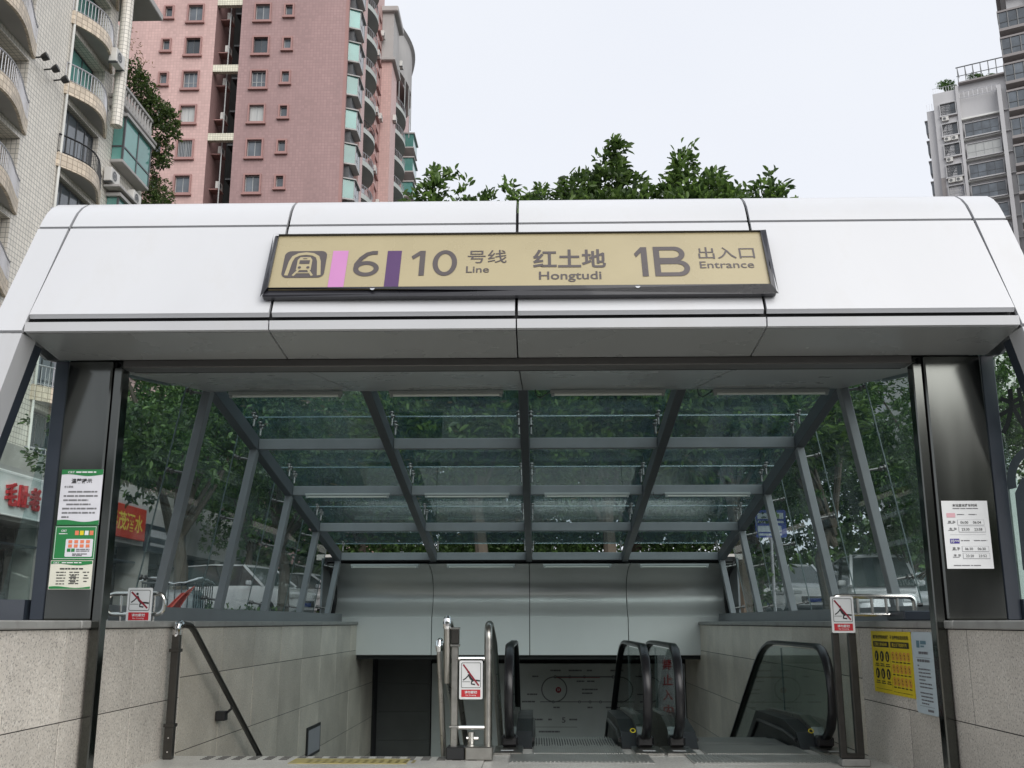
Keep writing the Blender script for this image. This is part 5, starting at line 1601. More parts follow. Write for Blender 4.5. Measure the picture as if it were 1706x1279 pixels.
# curved roof parapet at the rear
n = 14
curvep = [(XP+.4+1.1*math.sin(math.pi*k/n), 96+12*k/n) for k in range(n+1)]
mb = MB(); rings = []
for x, y in curvep:
    zz = 63.2
    rings.append([(x,y,58.4),(x,y,zz),(x+.35,y,zz+.25),(x-.5,y,zz+.25),(x-.5,y,58.4)])
mb.loft(rings, smooth=False); mb.build('curved_parapet', M['greytrim'], pk)
w_side = window(1.5, 1.6, M['pinkplain'], M['winframe'], M['pane'], 1, sw=.12)
for k, z in enumerate(wz):
    zb = z-.9
    # corner bays
    xo = XP+1.0
    bay = MB().prism([(XP,73.9,zb),(xo,74.3,zb),(xo,76.2,zb),(XP,76.6,zb)], (0,0,.12)).build('bay_window', M['greytrim'], pk)
    MB().prism([(XP,73.8,zb+1.72),(xo+.12,74.2,zb+1.66),(xo+.12,76.3,zb+1.66),(XP,76.7,zb+1.72)], (0,0,.10)).build('bay_roof', M['greytrim'], bay)
    MB().prism([(XP,73.92,zb+.12),(xo-.04,74.32,zb+.12),(xo-.04,74.32,zb+1.66),(XP,73.92,zb+1.7)], (0,.03,0)).build('pane', M['pane_teal'], bay)
    MB().box(xo-.05, xo-.03, 74.36, 76.16, zb+.12, zb+1.66).build('pane', M['pane'], bay)
    fb = MB(); fb.box(xo-.07,xo,74.3,74.38,zb+.12,zb+1.66); fb.box(xo-.07,xo,76.12,76.2,zb+.12,zb+1.66); fb.box(xo-.06,xo-.01,75.2,75.27,zb+.12,zb+1.66); fb.box(xo-.06,xo-.01,74.38,75.2,zb+.55,zb+.61); fb.build('frame', M['winframe'], bay)
    MB().box(XP, XP+.5, 74.3, 76.2, zb-1.16, zb-.02).build('spandrel', M['winframe_d'], bay)
    balcony(pk, XP, 78.7, 84.6, z-1.4, 1.15, .45, .75, bulge, 'balcony', 'balcony', 'railing' if k % 5 else 'railing_d', .35, 12, .16)
    MB().box(XP-.02, XP+.02, 79.3, 84.0, z-1.2, z+1.2).build('loggia', M['pane_dark'], pk)
    w_side.use((XP, 86.6, z), pk, R(90)); w_side.use((XP, 89.2, z), pk, R(90))
    if k % 2: AC.use((XP+.05, 87.9, z-1.2), pk, R(90))
    if k % 3 == 0: AC.use((XP+.05, 90.3, z-.6), pk, R(90))
    if z < 57:
        balcony(pk, XP, 96, 104, z-1.4, 1.3, .45, .75, bulge, 'balcony', 'balcony', 'railing', .4, 12, .16)
        MB().box(XP-.02, XP+.02, 97, 103, z-1.2, z+1.2).build('loggia', M['pane_dark'], pk)
        w_side.use((XP, 105.6, z), pk, R(90))
        bay = MB().box(XP, XP+1.3, 107.5, 111, z-1.0, z-.85).build('bay_window', M['greytrim'], pk)
        MB().box(XP, XP+1.4, 107.4, 111.1, z+.75, z+.9).build('bay_roof', M['greytrim'], bay)
        MB().box(XP, XP+1.25, 107.55, 110.95, z-.85, z+.75).build('pane', M['pane_teal'], bay)
    else:
        g = MB()
        for q in range(7):
            x0_, y0_ = curvep[2*q]; g.box(x0_-.05, x0_+.04, y0_-.06, y0_+.06, 55, 58.4)
        if z < 61: g.build('glazing_post', M['winframe'], pk)
AC.use((XP+1.05, 93, 50), pk, R(90)); AC.use((XP+1.2, 95.5, 57.5), pk, R(90))

# ------------------------------------------------------------------ grey towers on the right
gt = tag(empty('grey_apartment_tower', (60, 126, gz(126))), 'grey apartment tower with a rooftop pergola and tree at the right', 'building')
e = Vector((.89, -.456, 0)).normalized(); A = Vector((54.6, 128.0, 0)); nv = e.cross(V(0,0,1))
gf = Fr(A, e, (0,0,1))
GA = math.atan2(e.y, e.x)
Lg = 10.2
fl = [68.9-3.0*k for k in range(0, 12)]
MB().prism([gf.p(0,0,0), gf.p(2.9,0,0), gf.p(2.9,0,-12), gf.p(0,0,-12)], (0,0,71.6)).build('wall', M['wall_grey'], gt)
MB().prism([gf.p(3.0,0,-.7), gf.p(9.0,0,-.7), gf.p(9.0,0,-12), gf.p(3.0,0,-12)], (0,0,72.3)).build('wall', M['wall_grey'], gt)
MB().prism([gf.p(-1.0,0,-.6), gf.p(-.002,0,-.6), gf.p(-.002,0,-12), gf.p(-1.0,0,-12)], (0,0,69.5)).build('wall', M['wall_grey'], gt)
MB().prism([gf.p(2.88,0,.25), gf.p(3.25,0,.25), gf.p(3.25,0,-.72), gf.p(2.88,0,-.72)], (0,0,72.0)).build('pier', M['wall_grey'], gt)
MB().prism([gf.p(7.9,0,.6), gf.p(8.4,0,.6), gf.p(8.4,0,-.72), gf.p(7.9,0,-.72)], (0,0,70.6)).build('pier', M['wall_grey'], gt)
MB().prism([gf.p(8.41,0,-2.2), gf.p(12.5,0,-2.2), gf.p(12.5,0,-12), gf.p(8.41,0,-12)], (0,0,71.0)).build('recess_wall', M['wall_grey2'], gt)
MB().prism([gf.p(9.4,0,.5), gf.p(10.9,0,.5), gf.p(10.9,0,-2.3), gf.p(9.4,0,-2.3)], (0,0,73.2)).build('side_wing', M['wall_grey'], gt)
wl_ = window(1.9, 1.7, M['wall_grey'], M['winframe_d'], M['pane'], 2, 1, sw=.08, sd=.25, depth=.05)
wl2 = window(1.9, 1.7, M['wall_grey'], M['winframe'], M['pane_blue'], 2, 1, sw=.08, sd=.25, depth=.05)
wr_ = window(4.1, 1.9, M['wall_grey'], M['winframe_d'], M['pane'], 3, 1, sw=.06, sd=.1, depth=.05)
wr2 = window(4.1, 1.9, M['wall_grey'], M['winframe'], M['curtain'], 3, 1, sw=.06, sd=.1, depth=.05)
wn_ = window(.9, 1.6, M['winframe_d'], M['winframe_d'], M['pane_dark'], 1, 0, sw=.04, sd=.05, depth=.03)
for k, z in enumerate(fl):
    bp = gf.p(1.75, z, .35)
    bb_ = MB().prism([gf.p(.65,z-1.15,0), gf.p(2.8,z-1.15,0), gf.p(2.8,z-1.15,.30), gf.p(.65,z-1.15,.30)], (0,0,.2)).build('bay_sill', M['wall_grey2'], gt)
    (wl2 if k == 4 else wl_).use(gf.p(1.75, z, .02), gt, GA)
    AC.use(gf.p(1.3, z-1.7, .05), gt, GA)
    if k % 2: AC.use(gf.p(2.2, z-1.7, .05), gt, GA)
    if k > 0: (wr2 if k in (2, 7) else wr_).use(gf.p(5.6, z-.6, -.02), gt, GA)
    MB().prism([gf.p(3.26,z-1.9,-.7), gf.p(7.88,z-1.9,-.7), gf.p(7.88,z-1.9,-.1), gf.p(3.26,z-1.9,-.1)], (0,0,.25)).build('floor_band', M['pale'], gt)
    wn_.use(gf.p(8.9, z-.5, -2.2), gt, GA)
    MB().prism([gf.p(8.42,z-1.6,-2.2), gf.p(9.38,z-1.6,-2.2), gf.p(9.38,z-1.6,-.4), gf.p(8.42,z-1.6,-.4)], (0,0,.15)).build('recess_slab', M['wall_grey'], gt)
    bw = MB().prism([gf.p(-1.35,z-2.2,-1.4), gf.p(-1.0,z-2.2,-1.4), gf.p(-1.0,z-2.2,-3.2), gf.p(-1.35,z-2.2,-3.2)], (0,0,1.7)).build('bay_window', M['pane'], gt)
    MB().prism([gf.p(-1.45,z-.5,-1.3), gf.p(-.95,z-.5,-1.3), gf.p(-.95,z-.5,-3.3), gf.p(-1.45,z-.5,-3.3)], (0,0,.15)).build('bay_roof', M['wall_grey2'], bw)
for z0, z1 in ((0, 60.2),):
    MB().prism([gf.p(-.0,z0,.012), gf.p(.55,z0,.012), gf.p(.55,z0,-.01), gf.p(0,z0,-.01)], (0,0,z1-1)).build('brown_panel', M['wall_grey2'], gt)
# open top floor balcony, pergola and railing
mb = MB()
for k in range(9):
    q = gf.p(3.3+k*.57, 70.1, -.15); mb.beam(q, q+V(0,0,1.0), .04, .04, (0,1,0))
mb.beam(gf.p(3.2,71.1,-.15), gf.p(8.0,71.1,-.15), .06, .06); mb.beam(gf.p(3.2,70.2,-.15), gf.p(8.0,70.2,-.15), .06, .06); mb.build('balcony_railing', M['railing'], gt)
MB().prism([gf.p(3.3,72.31,.1), gf.p(9.3,72.31,.1), gf.p(9.3,72.31,-4), gf.p(3.3,72.31,-4)], (0,0,.2)).build('roof_slab', M['wall_grey2'], gt)
mb = MB()
for k in range(7):
    q = gf.p(3.4+k*.95, 72.5, .0); mb.beam(q, q+V(0,0,2.2), .09, .09, (0,1,0)); mb.beam(q+V(0,0,2.2), q+V(0,0,2.2)-nv*-0-gf.N*3.0, .07, .09)
mb.beam(gf.p(3.2,74.7,0), gf.p(9.4,74.7,0), .1, .12); mb.beam(gf.p(3.2,73.4,0), gf.p(9.4,73.4,0), .07, .08); mb.build('pergola', M['winframe_d'], gt)
mb = MB()
for k in range(12):
    q = gf.p(-.9+k*.33, 71.6 if k > 2 else 69.5, -.3); mb.beam(q, q+V(0,0,.9), .03, .03, (0,1,0))
mb.beam(gf.p(0,72.5,-.3), gf.p(2.9,72.5,-.3), .04, .04); mb.build('roof_railing', M['railing'], gt)
q = gf.p(1.9, 71.6, -1.5)
rr = random.Random(2)
tree('roof_tree', tuple(q), [(rr.uniform(-.9,.9), rr.uniform(-.4,.4), rr.uniform(.9,2.4), .5, .5, .35, 26) for k in range(9)], 6, .22, .12, 'leaf_small', 'small dark tree on the roof of the grey tower', 'tree', None, 1.0, .06, 51, .8, 6)
q = gf.p(6.2, 72.5, -1.2)
cl = [(rr.uniform(-1.8,1.8), rr.uniform(-.3,.3), rr.uniform(.3,1.0), .6, .5, .35, 26) for k in range(8)]
tree('roof_shrub', tuple(q), cl, 6, .2, .12, 'leaf_small', 'dark shrubs under the pergola of the grey tower', 'shrub', None, .4, .05, 52, .8, 4)

g2 = tag(empty('bay_window_tower', (55, 100, gz(100))), 'grey tower with glazed corner bays cut off by the right picture edge', 'building')
hf = Fr((49.3, 95.5, 0), e, (0,0,1))
def hp_(u0, u1, d0, d1, z0, z1, name, mat, parent=None):
    """block in the tower's own turned frame: u along the front, d outwards"""
    return MB().prism([hf.p(u0,z0,d0), hf.p(u1,z0,d0), hf.p(u1,z0,d1), hf.p(u0,z0,d1)], (0,0,z1-z0)).build(name, M[mat], parent or g2)
hp_(0, 14, -12, 0, 0, 66, 'wall', 'wall_grey')
hp_(1.9, 2.5, .004, .5, 0, 65, 'corner_pier', 'pale')
hp_(-.9, 14, -12.5, 1.2, 66, 66.6, 'cornice', 'wall_grey2'); hp_(-.5, 14, -12, .8, 64.6, 65.99, 'cornice', 'wall_grey')
w2_ = window(2.2, 1.7, M['wall_grey'], M['winframe_d'], M['pane'], 2, 1, sw=.08, sd=.1, depth=.05)
for k in range(11):
    z = 61.6-3.0*k
    bay = hp_(-.9, 1.8, -1.0, 1.25, z-1.25, z-.95, 'bay_window', 'wall_grey2')
    hp_(-.95, 1.85, -1.05, 1.3, z+.85, z+1.05, 'bay_roof', 'wall_grey2', bay)
    fb = MB()
    for u, d in ((-.85,1.2),(0.0,1.2),(.9,1.2),(1.75,1.2),(-.85,.1),(-.85,-.95)):
        q = hf.p(u, z-.95, d); fb.beam(q, q+V(0,0,1.8), .1, .1, (0,1,0))
    fb.beam(hf.p(-.85,z-.3,1.2), hf.p(1.75,z-.3,1.2), .08, .08); fb.beam(hf.p(-.85,z-.3,1.2), hf.p(-.85,z-.3,-.95), .08, .08)
    fb.build('frame', M['winframe_d'], bay)
    for a, b in ((-.78,-.07),(.07,.83),(.97,1.7)): hp_(a, b, 1.17, 1.2, z-.95, z+.85, 'pane', 'pane', bay)
    for a, b in ((-.95,.05),(.17,1.13)): hp_(-.86, -.83, a, b, z-.95, z+.85, 'pane', 'pane', bay)
    w2_.use(hf.p(3.9, z, .0), g2, GA); AC.use(hf.p(5.6, z-1.2, .0), g2, GA)

def block(name, x0, x1, y0, y1, h, wallm, cols, w, hh, label, z_from=2.0, facing=1):
    root = tag(empty(name, ((x0+x1)/2, (y0+y1)/2, 0)), label, 'building')
    nf = int((h-z_from-1)/3)
    if facing > 0: fr = Fr((x0, y0, 0), (1,0,0), (0,0,1)); rz = 0
    else: fr = Fr((x1, y1, 0), (-1,0,0), (0,0,1)); rz = math.pi
    wd = window(w, hh, M['pale'], M['winframe'], M['pane'], 1, 0, sw=.1, sd=.08)
    hl = [(c-w/2, c+w/2, z_from+3*k+1-hh/2+.3, z_from+3*k+1+hh/2+.3) for c in cols for k in range(nf)]
    mb = MB(); wall_holes(mb, fr, x1-x0, h, hl, .25); mb.build('wall', M[wallm], root, recalc=False)
    if facing > 0: MB().box(x0, x1, y0+.27, y1, 0, h-.01).build('body', M[wallm], root)
    else: MB().box(x0, x1, y0, y1-.27, 0, h-.01).build('body', M[wallm], root)
    MB().cbox(x0-.3, x1+.3, y0-.3, y1+.3, h, h+.5, .05).build('roof_edge', M['greytrim'], root)
    for c in cols:
        for k in range(nf): wd.use(fr.p(c, z_from+3*k+1.3, 0), root, rz)
    return root
block('far_apartment_block', 62, 84, 170, 185, 58, 'wall_grey', [2.5+3.4*k for k in range(6)], 1.9, 1.7, 'pale grey apartment block far off, seen through the right glass', 14)
block('near_apartment_block', 20.3, 36, 44, 58, 15.5, 'pale', [1.6+2.6*k for k in range(6)], 1.5, 1.6, 'pale apartment block across the road, seen right of the right column', 2)
block('added_reflection_block', -26, 30, -64, -52, 15, 'greytrim', [3+5*k for k in range(11)], 2.0, 1.7, 'unseen grey block added behind the viewer to darken reflections', 2, -1)  # unseen building added so the columns reflect something dark

# ------------------------------------------------------------------ shops on the left street side
sb = tag(empty('shop_row', (-15.3, 32, gz(32))), 'low row of shops with dark fronts under the cream block', 'building')
zs = -1.0
MB().box(-17.6, -13.25, 20, 46, 4.9, 5.5).build('roof', M['concrete'], sb)
MB().box(-17.6, -14.6, 20, 46, zs, 4.89).build('shop_interior', M['dark'], sb)
MB().box(-14.0, -13.06, 20, 46, 3.55, 4.88).build('sign_beam', M['greytrim'], sb)
for y in (21.5, 24.0, 27.4, 30.6, 34.2, 38, 42):
    MB().cbox(-14.0, -13.1, y-.28, y+.28, zs, 3.54, .02).build('pillar', M['concrete'], sb)
for y0, y1 in ((24.3,27.1),(27.7,30.3),(30.9,33.9),(34.5,37.7)):
    MB().box(-14.55, -14.5, y0, y1, zs, 3.4).build('shop_window', M['pane_dark'], sb)
    MB().box(-14.48, -13.3, y0+.1, y1-.1, 3.0, 3.06).build('shop_awning', M['navy'], sb)
def shop_sign(name, y0, y1, z0, z1, mat, label):
    fr = Fr((-13.02, y0, z0), (0,1,0), (0,0,1))
    root = tag(empty(name, (-13.02, (y0+y1)/2, z0)), label, 'shop sign')
    slab(MB(), fr, 0, y1-y0, 0, z1-z0, -.03, .09, .01).build('board', M[mat], root)
    return root, fr
root, fr = shop_sign('white_shop_sign', 23.3, 27.3, 3.66, 4.68, 'signwhite', 'white shop board with raised red characters at the left edge')
for k, ch in enumerate('毛肚老'):
    text(ch, fr, 1.06+.60*k, 1.58+.60*k, .22, .80, .16, M['red'], root, .03, depth=.06)
mb = MB()
for k in range(40): mb.tube([fr.p(.05+.1*k,1.03,.12), fr.p(.05+.1*k,1.03,.16)], .025, 6); mb.tube([fr.p(.05+.1*k,-.01,.12), fr.p(.05+.1*k,-.01,.16)], .025, 6)
mb.build('bulb_row', M['white'], root)
root, fr = shop_sign('red_shop_sign', 29.0, 33.5, 3.69, 4.72, 'shopred', 'red shop board with yellow characters beside the left column')
text('彬茂酒水', fr, 1.55, 4.25, .22, .80, .094, flat_mat('sign_yellow', (.66,.50,.06)), root, .02)
root, fr = shop_sign('dark_shop_sign', 33.7, 37.5, 3.40, 4.30, 'navy', 'dark shop board with pale lettering right of the red board')
mb = MB(); lines(mb, fr, [(.3,3.3,.62)], .094, .24); lines(mb, fr, [(.3,3.2,.25)], .094, .10); mb.build('lettering', M['soft_ink'], root, recalc=False)

# ------------------------------------------------------------------ vehicles
def car(name, loc, rotz, kind, label, cat):
    """nose towards -Y in local space"""
    root = tag(empty(name, (0,0,0)), label, cat, 'vehicles parked beside the entrance')
    if kind == 'van': L, Wd, belt, roof, hood = 4.6, 1.72, 1.15, 1.95, .55
    elif kind == 'suv': L, Wd, belt, roof, hood = 4.6, 1.86, 1.08, 1.72, 1.15
    else: L, Wd, belt, roof, hood = 4.5, 1.78, .95, 1.48, 1.2
    h = L/2; w = Wd/2
    st = [(-h,.70,.32,.62),(-h+.12,.86,.24,belt*.80),(-h+.45,.97,.22,belt*.88),(-h+hood,1.0,.22,belt),(0,1.0,.22,belt+.01),(h-.6,.99,.22,belt),(h-.15,.95,.24,belt*.97),(h,.86,.32,belt*.8)]
    rings = []
    for y, k, z0, z1 in st:
        rings.append([(-w*k*.9,y,z0),(-w*k,y,z0+.14),(-w*k,y,z1-.16),(-w*k*.93,y,z1-.03),(-w*k*.80,y,z1),(w*k*.80,y,z1),(w*k*.93,y,z1-.03),(w*k,y,z1-.16),(w*k,y,z0+.14),(w*k*.9,y,z0)])
    mb = MB(); mb.loft(rings, smooth=True); body = mb.build('body', M['carwhite'], root, sharp=30)
    f0, f1 = -h+hood-.12, -h+hood+.75      # windscreen foot / top
    b1, b0 = (h-.25, h-.08) if kind != 'sedan' else (h-1.25, h-.62)
    if kind == 'van': f0, f1 = -h+.38, -h+1.05
    wb_, wt = w*.93, w*.76
    zb = belt-.03
    # roof
    rr_ = []
    for y, k, dz in ((f1-.06,.9,-.05),(f1+.12,1,.0),((f1+b1)/2,1.02,.045),(b1-.15,1,.01),(b1+.03,.9,-.05)):
        rr_.append([(-wt*k-.02,y,roof+dz-.05),(-wt*k*.85,y,roof+dz),(0,y,roof+dz+.02),(wt*k*.85,y,roof+dz),(wt*k+.02,y,roof+dz-.05),(0,y,roof-.08)])
    mb = MB(); mb.loft(rr_, smooth=True); mb.build('roof', M['carwhite'], root, sharp=50)
    # glass volume
    Bt = [(-wb_,f0,zb),(wb_,f0,zb),(wb_,b0,zb),(-wb_,b0,zb)]; Tp = [(-wt,f1,roof-.03),(wt,f1,roof-.03),(wt,b1,roof-.03),(-wt,b1,roof-.03)]
    def pane(a, b, c, d, nm):
        mb = MB(); A_,B_,C_,D_ = map(Vector,(a,b,c,d)); nn = (B_-A_).cross(D_-A_).normalized()
        mb.prism([A_,B_,C_,D_], -nn*.02); mb.build(nm, M['carglass'], root)
    pane(Bt[0],Bt[1],Tp[1],Tp[0],'windscreen'); pane(Bt[1],Bt[2],Tp[2],Tp[1],'side_window'); pane(Bt[2],Bt[3],Tp[3],Tp[2],'rear_window'); pane(Bt[3],Bt[0],Tp[0],Tp[3],'side_window')
    for a, b in zip(Bt, Tp):
        MB().beam(a, b, .07, .07, (0,1,.2)).build('pillar', M['carwhite'], root)
    for sx in (-1, 1):
        t = .45 if kind != 'van' else .5
        a = Vector((sx*(wb_+.004), f0+(b0-f0)*t, zb)); b = Vector((sx*(wt+.004), f1+(b1-f1)*t, roof-.04))
        MB().beam(a, b, .08, .03, (0,1,0)).build('door_pillar', M['blackplastic'], root)
        MB().obox((sx*(w+.10), f0+.42, belt+.06), ((1,0,0),(0,1,0),(0,0,1)), (.10,.06,.07), .03).build('wing_mirror', M['carwhite'], root)
        MB().obox((sx*w*.62, -h+.10, belt*.68), ((1,0,0),(0,1,0),(0,0,1)), (.20,.10,.075), .03).build('headlamp', M['lamp_clear'], root)
        MB().obox((sx*w*.72, h-.05, belt*.75), ((1,0,0),(0,1,0),(0,0,1)), (.12,.06,.11), .02).build('tail_lamp', M['lamp_red'], root)
        for y in (-h+.82, h-.85):
            c = Vector((sx*(w-.1), y, .31))
            wh = MB().tube([c-V(.11,0,0), c+V(.11,0,0)], .31, 20).build('wheel', M['tyre'], root)
            MB().tube([c+V(sx*.09,0,0), c+V(sx*.118,0,0)], .20, 14).build('rim', M['rim'], wh)
    MB().cbox(-w*.45, w*.45, -h-.012, -h+.08, .40, .60, .01).build('grille', M['blackplastic'], root)
    MB().cbox(-.22, .22, -h-.022, -h-.01, .42, .53, .002).build('number_plate', M['blue'], root)
    MB().box(-w*.8, w*.8, -h+.2, h-.2, .16, .225).build('underbody', M['blackplastic'], root)
    root.location = Vector(loc); root.rotation_euler = (0,0,rotz)
    return root
def cl_(x, y): return (x, y, gz(y)+.006)
car('parked_van', cl_(8.95, 28.0), R(-8), 'van', 'white van facing the viewer, behind the guard rail on the right', 'van')
car('parked_car', cl_(8.7, 36.0), R(6), 'suv', 'white car facing the viewer in the middle of the right glass', 'car')
car('parked_van', cl_(6.75, 34.0), R(2), 'van', 'white van at the rear end of the right glass', 'van')
car('parked_car', cl_(11.6, 31.0), R(-10), 'sedan', 'white sedan partly hidden by the right column, beyond the van', 'car')
car('parked_car', cl_(-9.3, 33.0), R(68), 'suv', 'white car outside the left glass, between the second and third mullion', 'car')
car('parked_car', cl_(-8.3, 38.0), R(75), 'sedan', 'white car farther off on the left, behind the third mullion', 'car')

# kiosk with yellow post and reddish roof on the right
kx, ky = 15.0, 46.5; k0 = gz(ky)
kk = tag(empty('roadside_kiosk', (kx, ky, k0)), 'low kiosk with a red roof and yellow wall far across the road', 'kiosk')
MB().box(kx-1.6, kx+1.6, ky, ky+2, k0, k0+1.95).build('wall', M['yellow'], kk)
MB().prism([(kx-1.9,ky-.4,k0+1.96),(kx+1.9,ky-.4,k0+1.96),(kx+1.9,ky+2.4,k0+1.96),(kx-1.9,ky+2.4,k0+1.96)], (0,0,.12)).build('eave', M['pinkplain'], kk)
MB().prism([(kx-1.9,ky-.4,k0+2.09),(kx-1.9,ky+2.4,k0+2.09),(kx-1.9,ky+1,k0+2.5)], (3.8,0,0)).build('roof', M['pinkplain'], kk)
MB().cbox(kx-.4, kx+.5, ky-.04, ky-.005, k0, k0+1.8, .005).build('door', M['winframe_d'], kk)
# blue road sign
rs = tag(empty('road_sign', (5.45, 24, gz(24))), 'blue road sign with white lettering on a pole, outside the right glass', 'road sign')
rf = Fr((5.10, 23.96, 3.02), (1,0,0), (0,0,1))
mb = MB(); mb.prism([rf.p(u,v,-.02) for u,v in rrect(0,.72,0,.64,.05)], rf.N*.02); mb.build('plate', M['blue'], rs)
mb = MB(); lines(mb, rf, [(.06,.66,.50)], .004, .14); lines(mb, rf, [(.06,.66,.36)], .004, .05); lines(mb, rf, [(.06,.60,.20)], .004, .14); lines(mb, rf, [(.06,.6,.07)], .004, .05); mb.build('lettering', M['paleblue'], rs, recalc=False)
MB().tube([(5.46,24.02,gz(24)),(5.46,24.02,3.6)], .04, 10).build('pole', M['railing'], rs)
# cage trolley with white tarpaulin and red cloth outside the left glass
cg = tag(empty('cage_trolley', (-4.55, 13.1, gz(13))), 'wire cage trolley under a white sheet outside the left glass', 'trolley')
zc = gz(13)
x0, x1, y0, y1 = -4.92, -4.26, 12.8, 13.5
mb = MB()
for k in range(9):
    x = x0+(x1-x0)*k/8; mb.tube([(x,y0,zc+.15),(x,y0,1.58)], .008, 5); mb.tube([(x,y1,zc+.15),(x,y1,1.58)], .008, 5)
for k in range(1, 8):
    y = y0+(y1-y0)*k/8; mb.tube([(x0,y,zc+.15),(x0,y,1.58)], .008, 5); mb.tube([(x1,y,zc+.15),(x1,y,1.58)], .008, 5)
mb.build('wire_bars', M['winframe_d'], cg)
mb = MB()
for z in (zc+.15, .8, 1.2, 1.58): mb.tube([(x0,y0,z),(x1,y0,z),(x1,y1,z),(x0,y1,z)], .014, 6, closed=True)
mb.build('cage_frame', M['winframe_d'], cg)
mb = MB(); n = 10; P = []; F = []
rr = random.Random(4)
for i in range(n+1):
    for j in range(n+1):
        u, v = i/n, j/n
        P.append((x0-.03+(x1-x0+.06)*u, y0-.03+(y1-y0+.06)*v, 1.60+.035*math.sin(7*u+3*v)+rr.uniform(0,.025)))
for i in range(n):
    for j in range(n): F.append((i*(n+1)+j, (i+1)*(n+1)+j, (i+1)*(n+1)+j+1, i*(n+1)+j+1))
mb.add(P, F, True); sh = mb.build('sheet', M['tarp'], cg, recalc=False)
sm_ = sh.modifiers.new('thick', 'SOLIDIFY'); sm_.thickness = .012
MB().cbox(x0+.06, x1-.06, y0+.06, y1-.06, zc+.16, 1.5, .06).build('white_bale', M['tarp'], cg)
for a in (x0+.06, x1-.06):
    for b in (y0+.06, y1-.06): MB().tube([(a-.02,b,zc+.06),(a+.02,b,zc+.06)], .06, 10).build('wheel', M['tyre'], cg)
mb = MB(); n = 8; P = []; F = []
for i in range(n+1):
    for j in range(n+1):
        u, v = i/n, j/n
        P.append((-4.33-.50*(1-v)*.35-.25*u*(1-v*.3)+.12*v, 12.62+.06*math.sin(9*u)+.03*math.cos(6*v), 1.00+.53*v-.10*u*v+.02*math.sin(8*u)))
for i in range(n):
    for j in range(n): F.append((i*(n+1)+j, (i+1)*(n+1)+j, (i+1)*(n+1)+j+1, i*(n+1)+j+1))
mb.add(P, F, True); rc = mb.build('red_cloth', M['redcloth'], recalc=False)
rc.modifiers.new('thick', 'SOLIDIFY').thickness = .008
tag(rc, 'red cloth hanging from the front of the wire cage trolley', 'cloth')
# upright scooter box by the left edge
sc_ = tag(empty('motor_scooter', (-6.6, 12.4, gz(12.4))), 'white motor scooter with dark mirror parked at the left edge', 'scooter')
z0 = gz(12.4)
for y in (-.62, .62):
    wh = MB().tube([(-6.6-.05,12.4+y,z0+.25),(-6.6+.05,12.4+y,z0+.25)], .25, 18).build('wheel', M['tyre'], sc_)
    MB().tube([(-6.6-.055,12.4+y,z0+.25),(-6.6+.055,12.4+y,z0+.25)], .14, 12).build('rim', M['rim'], wh)
MB().loft([[(-6.6+dx*w,12.4+y,z0+z) for dx,z in ((-1,a),(1,a),(1,b),(-1,b))] for y,w,a,b in ((-.62,.05,.45,.95),(-.5,.16,.35,1.02),(-.35,.17,.25,1.0),(-.25,.15,.22,.45),(.05,.16,.22,.40),(.15,.17,.25,.75),(.5,.17,.35,.80),(.85,.08,.5,.78))], smooth=True).build('body', M['carwhite'], sc_, sharp=40)
MB().tube([(-6.9,12.02,z0+1.12),(-6.6,11.92,z0+1.06),(-6.3,12.02,z0+1.12)], .018, 8).build('handlebar', M['blackplastic'], sc_)
MB().loft([[(-6.6+dx*w,12.4+y,z0+z) for dx,z in ((-1,.76),(1,.76),(.8,b),(-.8,b))] for y,w,b in ((.12,.12,.82),(.3,.16,.88),(.7,.15,.90),(.85,.08,.84))], smooth=True).build('saddle', M['blackplastic'], sc_, sharp=40)
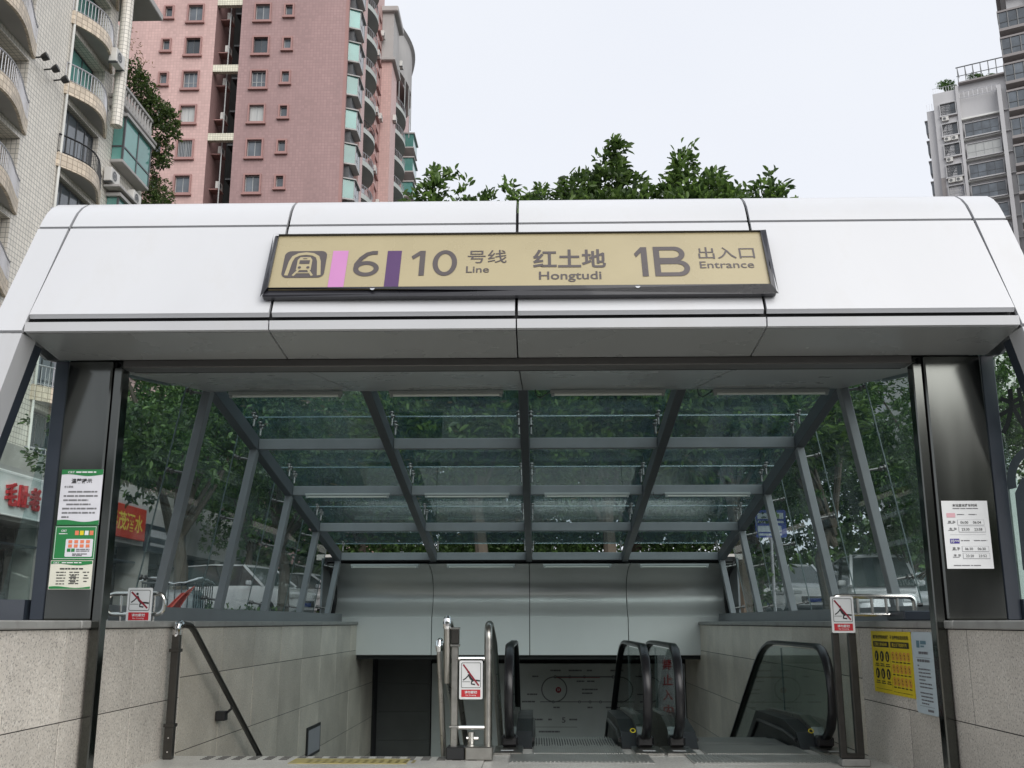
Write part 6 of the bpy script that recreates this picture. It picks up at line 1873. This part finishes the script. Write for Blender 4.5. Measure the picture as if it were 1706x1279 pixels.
for sx in (-1, 1):
    MB().tube([(-6.6+sx*.25,12.0,z0+1.1),(-6.6+sx*.32,12.0,z0+1.35)], .008, 6).build('mirror_stalk', M['blackplastic'], sc_)
    MB().tube([(-6.6+sx*.32,11.99,z0+1.38),(-6.6+sx*.32,12.02,z0+1.38)], .06, 12).build('mirror', M['blackplastic'], sc_)

# ------------------------------------------------------------------ lettering on the right side glass (seen from behind)
gl_ = tag(empty('glass_lettering', (3.9, 8.9, 1.3)), 'faint outlined lettering on the right side glass beside the column', 'lettering')
def gx(y, z): return sideX(1, Y0, z, .235)-.012
LEANV = Vector((-LEAN, 0, 1))
lf = Fr((gx(8.0,1.35)-.022, 10.47, 1.35), (0,-1,0), LEANV)
mb = MB()
ink = glass_mat('frosted_print', (.72,.80,.79), dust_haze=.40, dust_haze_col=(.5,.58,.58))
text('music', lf, .02, .70, .10, .26, .004, ink, gl_, .0)
for (a, b, c, d) in ((.05,.70,.42,.62),(.08,.70,.72,.86),(.2,.66,1.0,1.12)):
    m_ = MB(); lines(m_, lf, [(a,b,(c+d)/2)], .004, .05); m_.build('outline_print', ink, gl_, recalc=False)
# black brush lettering and round mark on the pane right of the right column
bl_ = tag(empty('brush_lettering', (3.75, 7.23, 2.1)), 'black brush character and round dark mark on the pane right of the column', 'lettering')
qf = Fr((XC+3.447, 7.211, 0), (.285,-.285,0), (0,0,1))
for pts, w in (([(.02,2.66),(.09,2.62),(.17,2.65)],.032),([(.0,2.54),(.09,2.58),(.2,2.61)],.03),([(.09,2.72),(.09,2.60),(.05,2.47),(.01,2.41)],.034),([(.10,2.58),(.14,2.48),(.18,2.40)],.03),([(.15,2.72),(.16,2.55),(.17,2.44)],.03)):
    mk = MB(); ribbon(mk, qf, pts, w, .004+.0004*len(bl_.children)); mk.build('brush_stroke', M['ink'], bl_, recalc=False)
mk = MB(); ring(mk, qf, .20, 2.05, .20, .25, .06, .004, 60, 190, 26); mk.build('round_mark', M['navy'], bl_, recalc=False)
mk = MB(); poly(mk, qf, [(.04,1.45),(.24,1.45),(.24,2.12),(.10,2.08),(.045,1.98)], .005); mk.build('dark_patch', M['navy'], bl_, recalc=False)
